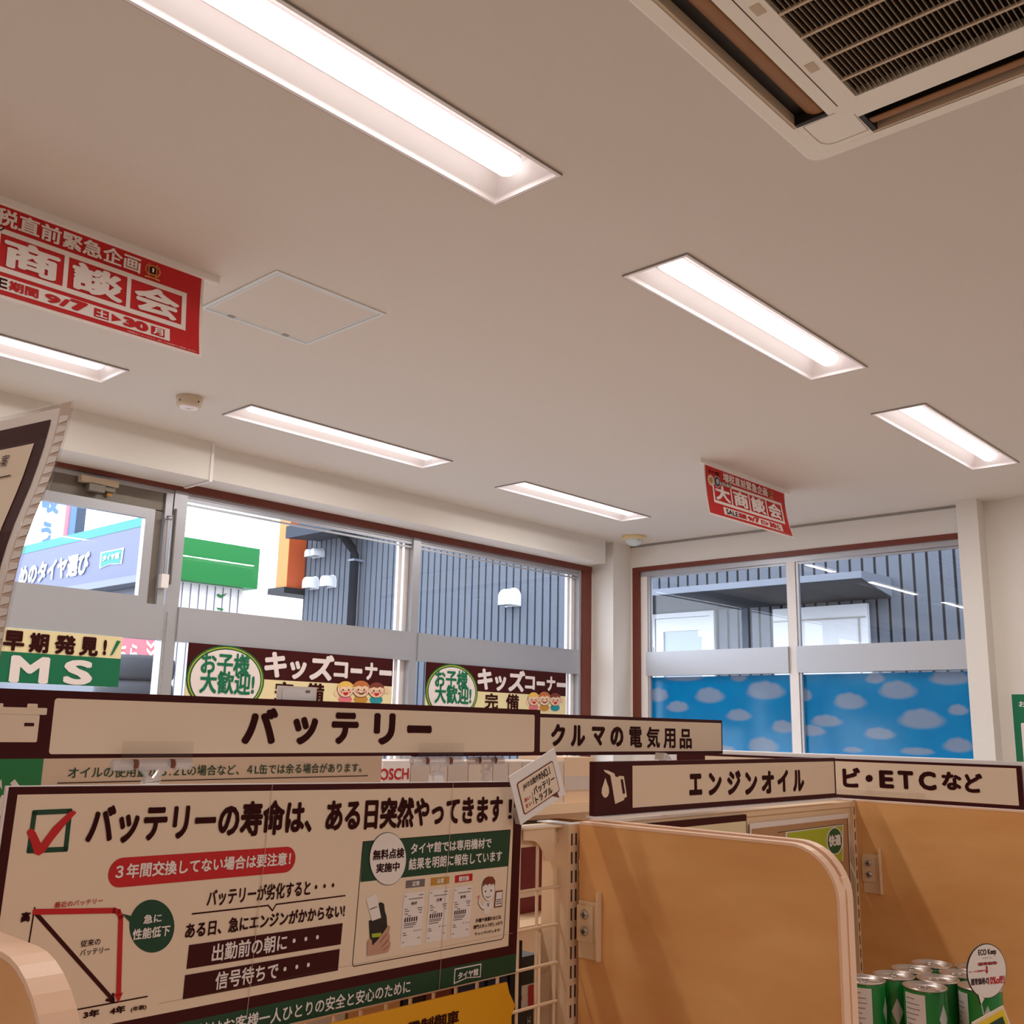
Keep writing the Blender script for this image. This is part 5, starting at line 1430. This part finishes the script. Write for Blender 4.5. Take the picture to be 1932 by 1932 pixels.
# canopy over the neighbour's side door
cp = MB(); Yc0 = 3.67; zt0 = CAMZ+1.375; zb0 = CAMZ+1.315
cp.prism([(8.37, Yc0, zb0), (8.37, Yc0, zt0), (8.9995, Yc0, zt0+0.02), (8.9995, Yc0, zb0-0.10)], (0, 6.75-Yc0, 0), M_CANOPY)
cp.build('canopy', nb)
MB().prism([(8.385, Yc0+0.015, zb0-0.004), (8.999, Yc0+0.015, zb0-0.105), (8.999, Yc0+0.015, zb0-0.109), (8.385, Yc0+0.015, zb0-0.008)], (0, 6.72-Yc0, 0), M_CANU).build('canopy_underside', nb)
d0, d1 = onX(1230, 1160, XW-0.02), onX(1348, 1152, XW-0.02)
dz = d0.z
dr = MB(); w = 0.035
ya, yb_ = d1.y, d0.y
dr.box((XW-0.04, ya, dz-2.1), (XW-0.003, ya+0.05, dz), M_DOORW).box((XW-0.04, yb_-0.05, dz-2.1), (XW-0.003, yb_, dz), M_DOORW).box((XW-0.04, ya+.05, dz-0.05), (XW-0.003, yb_-.05, dz), M_DOORW)
dr.box((XW-0.03, ya+0.055, dz-2.1), (XW-0.003, ya+0.15, dz-0.055), M_DOORW).box((XW-0.03, yb_-0.15, dz-2.1), (XW-0.003, yb_-0.055, dz-0.055), M_DOORW).box((XW-0.03, ya+.15, dz-0.19), (XW-0.003, yb_-.15, dz-0.055), M_DOORW)
do = dr.build('side_door', nb)
MB().box((XW-0.012, ya+0.15, dz-2.1), (XW-0.006, yb_-0.15, dz-0.19), mat('door_glass', S(120, 136, 152), 0.1, var=0, spec=0.8)).build('door_pane', do)
MB().box((XW-0.046, yb_-0.035, dz-0.55), (XW-0.0395, yb_-0.015, dz-0.35), M_GREYRIM).build('hinge', do)
sk = onX(1325, 1184, XW-0.03)
st_ = MB().box((XW-0.016, sk.y-0.06, sk.z-0.09), (XW-0.0125, sk.y+0.06, sk.z+0.09), M_DOORW)
st_.add([(XW-0.0165, sk.y-0.04, sk.z), (XW-0.0165, sk.y+0.05, sk.z+0.07), (XW-0.0165, sk.y-0.05, sk.z+0.07)], [(0, 1, 2)], M_OCHRE); st_.build('door_sticker', do)
g0, g1 = onX(1505, 1146, XW-0.02), onX(1638, 1140, XW-0.02)
gr = MB(); zt0 = (g0.z+g1.z)/2
gr.box((XW-0.05, g1.y, zt0-2.2), (XW-0.003, g0.y+0.25, zt0), M_DOORW)
gr.box((XW-0.058, g1.y+0.02, zt0-0.13), (XW-0.0505, g0.y+0.25, zt0-0.115), M_GREYRIM); gr.box((XW-0.058, g1.y+0.075, zt0-2.2), (XW-0.0505, g1.y+0.09, zt0-0.13), M_GREYRIM)
gr.build('white_shutter', nb)

# green fascia of the building across, white wall below it
gs = thing('roadside_building', 'white building across the street with a bright green fascia, seen through the front window', 'building', (8.2, 16.3, -0.15))
c1 = onY(491, 1036, 16); c2 = onY(488, 1112, 16); cl = max(8.17, onY(296, 1060, 16).x)
MB().box((cl, 16.0, c2.z), (c1.x, 18, c1.z), mat('fascia_green', S(16, 120, 56), 0.5, var=0.03)).build('green_fascia', gs)
w2 = onY(458, 1120, 16.2)
f = MB().box((cl+0.1, 16.2, -0.15), (w2.x, 18, c2.z), M_OWHITE)
f.build('white_wall', gs)
st_ = MB()
for k in range(14):
    x = w2.x - 0.1 - k*0.16
    if x < cl+0.15: break
    st_.box((x, 16.185, 1.0), (x+0.012, 16.199, c2.z-0.02), M_CANOPY)
st_.build('wall_rib', gs)
Bg = Board((9, 16.18, 3.0), (1, 0, 0), eps=0.004)
Bg.poly('wall_mark', [(408, 1122), (412, 1120), (416, 1123), (429, 1119), (418, 1128), (411, 1126)], MATS['fascia_green'], 1); Bg.poly('wall_mark', [(408, 1146), (420, 1148), (422, 1152), (410, 1150)], MATS['fascia_green'], 1)
Bg.finish(gs)
# white plain building further right, pole sign
wb = thing('white_building', 'plain white building between the green fascia and the orange corner', 'building', (14, 21, -0.15))
MB().box((11.6, 20, -0.15), (22, 26, 5.2), M_OWHITE).build('wall', wb); MB().box((11.6, 19.98, 3.6), (22, 19.999, 3.63), M_CANOPY).build('wall_joint', wb)
ps_ = thing('pole_sign', 'white pole with a small red sign top, above the green fascia', 'pole sign', (12, 19.4, -0.15))
pp = onY(442, 1000, 19.4); 
MB().tube([(pp.x, 19.4, -0.15), (pp.x, 19.4, onY(442, 958, 19.4).z)], 0.11, M_OWHITE, 14).build('pole', ps_)
q0, q1 = onY(412, 962, 19.4), onY(450, 935, 19.4)
MB().box((q0.x, 19.25, q0.z), (q1.x+0.9, 19.55, q1.z+1.5), M_OWHITE).build('sign_box', ps_)
MB().box((q0.x+0.05, 19.23, q0.z+0.2), (q1.x+0.85, 19.249, q1.z+1.4), M_PINK).build('sign_face', ps_)
# tyre shop facade with a slogan
sf = thing('shop_building', 'tyre shop facade with a teal stripe and white slogan, through the vent window', 'building', (8, 18, -0.15))
B = Board((8, 18.0, 4.0), (0, -1, 0), eps=0.006)
MFP = mat('facade_lilac', S(92, 98, 130), 0.5, var=0.02); MFT = mat('facade_teal', S(18, 126, 116), 0.5, var=0.02)
yr = onX(300, 1000, 8).y; zt_ = onX(298, 968, 8).z; zb_ = onX(290, 1088, 8).z
yl = 21.4
B.slab('fascia', -(yl-18), zb_-4.0, 18-yr, zt_-4.0, 0.15, MFP)
z2 = onX(297, 986, 8).z
B.rectuv('fascia', -(yl-18), z2-4.0, 18-yr, zt_-4.0, MFT, 1)
Zq = lambda x, y: (x/3.864, 750+y/3.864)
B.text('lettering', 'めのタイヤ選び', (36, 1107), (172, 1040), M_OWHITE, 0.045, 3)
mk = [B.at(*Zq(*q)) for q in ((740, 1130), (908, 1095), (892, 1212), (800, 1218), (728, 1250))]
B.polyuv('shop_mark', mk, M_OWHITE, 2)
cm = (sum(p[0] for p in mk)/5, sum(p[1] for p in mk)/5); B.polyuv('shop_mark', inset(mk, .88, cm), MFT, 3)
B.text('shop_mark', 'タイヤ館', Zq(756, 1198), Zq(882, 1128), M_OWHITE, 0.05, 4)
B.finish(sf)
f = MB().box((8.02, yr+0.3, -0.15), (8.15, yl, zb_-0.125), mat('shop_dark', S(70, 74, 86), 0.4, var=0.1)); f.build('shop_front', sf)
f = MB().box((7.7, yr-0.05, zb_-0.12), (8.15, yl, zb_-0.005), M_CANOPY); f.build('gutter', sf)
# white roadside pylon with blue brush lettering
py = thing('pylon_sign', 'tall white pylon sign with blue brush lettering, behind the tyre shop facade', 'pylon sign', (9, 22, -0.15))
B = Board((9, 22.0, 5.5), (1, 0, 0), eps=0.008)
a = B.at(-30, 960)[0]; c = B.at(137, 940)[0]; 
B.slab('panel', a, -5.6, c, 4.0, 0.5, M_OWHITE)
MPB = mat('pylon_blue', S(84, 116, 160), 0.5, var=0.02); MPD = mat('pylon_slate', S(44, 58, 78), 0.5, var=0.02)
x1_ = B.at(136, 930)[0]; x2_ = B.at(147, 930)[0]; x3_ = B.at(166, 930)[0]
B.mb('blue_edge').box((9+x1_, 21.95, -0.1), (9+x2_, 22.4, 9.5), MPB); B.mb('dark_side').box((9+x2_, 21.98, -0.1), (9+x3_, 22.4, 9.5), MPD)
l0 = B.at(132, 930)[0]; B.rectuv('panel', l0-0.05, -4, l0+0.05, 4, M_PINK, 1)
B.text('lettering', '岐', (77, 966), (115, 920), MPB, 0.05, 2); B.text('lettering', 'う', (74, 1026), (99, 986), MPB, 0.05, 2)
B.finish(py)
# pink roadside sign and tyre stacks seen low through the vent window
pk = thing('roadside_sign', 'pink direction sign with white chevrons outside, beside the window sign', 'sign', tuple(onY(262, 1235, 9)))
B = Board((onY(262, 1235, 9).x, 9.0, 2.0), (1, 0, 0), eps=0.004)
q0, q1 = B.at(215, 1272), B.at(293, 1205)
B.slab('panel', q0[0], q0[1], q1[0], q1[1], 0.05, M_PINK)
B.text('lettering', 'ちら', (218, 1251), (261, 1216), M_OWHITE, 0.03, 2)
for y in (1208, 1222, 1236): B.poly('lettering', [(276, y), (284, y+9), (291, y+2), (291, y+8), (284, y+16), (276, y+7)], M_OWHITE, 2)
B.finish(pk)
MB().box((pk.location.x-0.05, 9.04, -0.15), (pk.location.x+0.05, 9.12, 2.3), M_CANOPY).build('post', pk)
MT = mat('tyre_rubber', S(44, 46, 52), 0.7, var=0.05)
tc = onY(252, 1300, 8.0)
def tyre(x, y, z, label):
    r_ = thing('tyre', label, 'tyre', (x, y, z), 'tyres stacked outside')
    MB().lathe([(0.19, 0), (0.28, 0), (0.305, 0.03), (0.31, 0.10), (0.305, 0.17), (0.28, 0.20), (0.19, 0.20), (0.17, 0.10), (0.19, 0)], MT, (x, y, z), 28).build('tread', r_)
    MB().lathe([(0.169, 0.06), (0.12, 0.09), (0.02, 0.09)], M_GREYRIM, (x, y, z), 20).build('rim', r_)
    return r_
WHL = ['lowest', 'second from the ground', 'third from the ground', 'fourth from the ground', 'fifth from the ground', 'sixth from the ground', 'second from the top', 'topmost']
T0 = tyre(tc.x, 8.0, -0.15, 'lowest tyre of the outdoor stack below the pink sign')
ztop = tc.z + 0.10; z = 0.055; i = 1
while z < ztop:
    dup(T0, (tc.x, 8.0, z), (WHL[i] if i < 8 else 'upper') + ' tyre of the outdoor stack below the pink sign', 'tyres stacked outside'); z += 0.205; i += 1
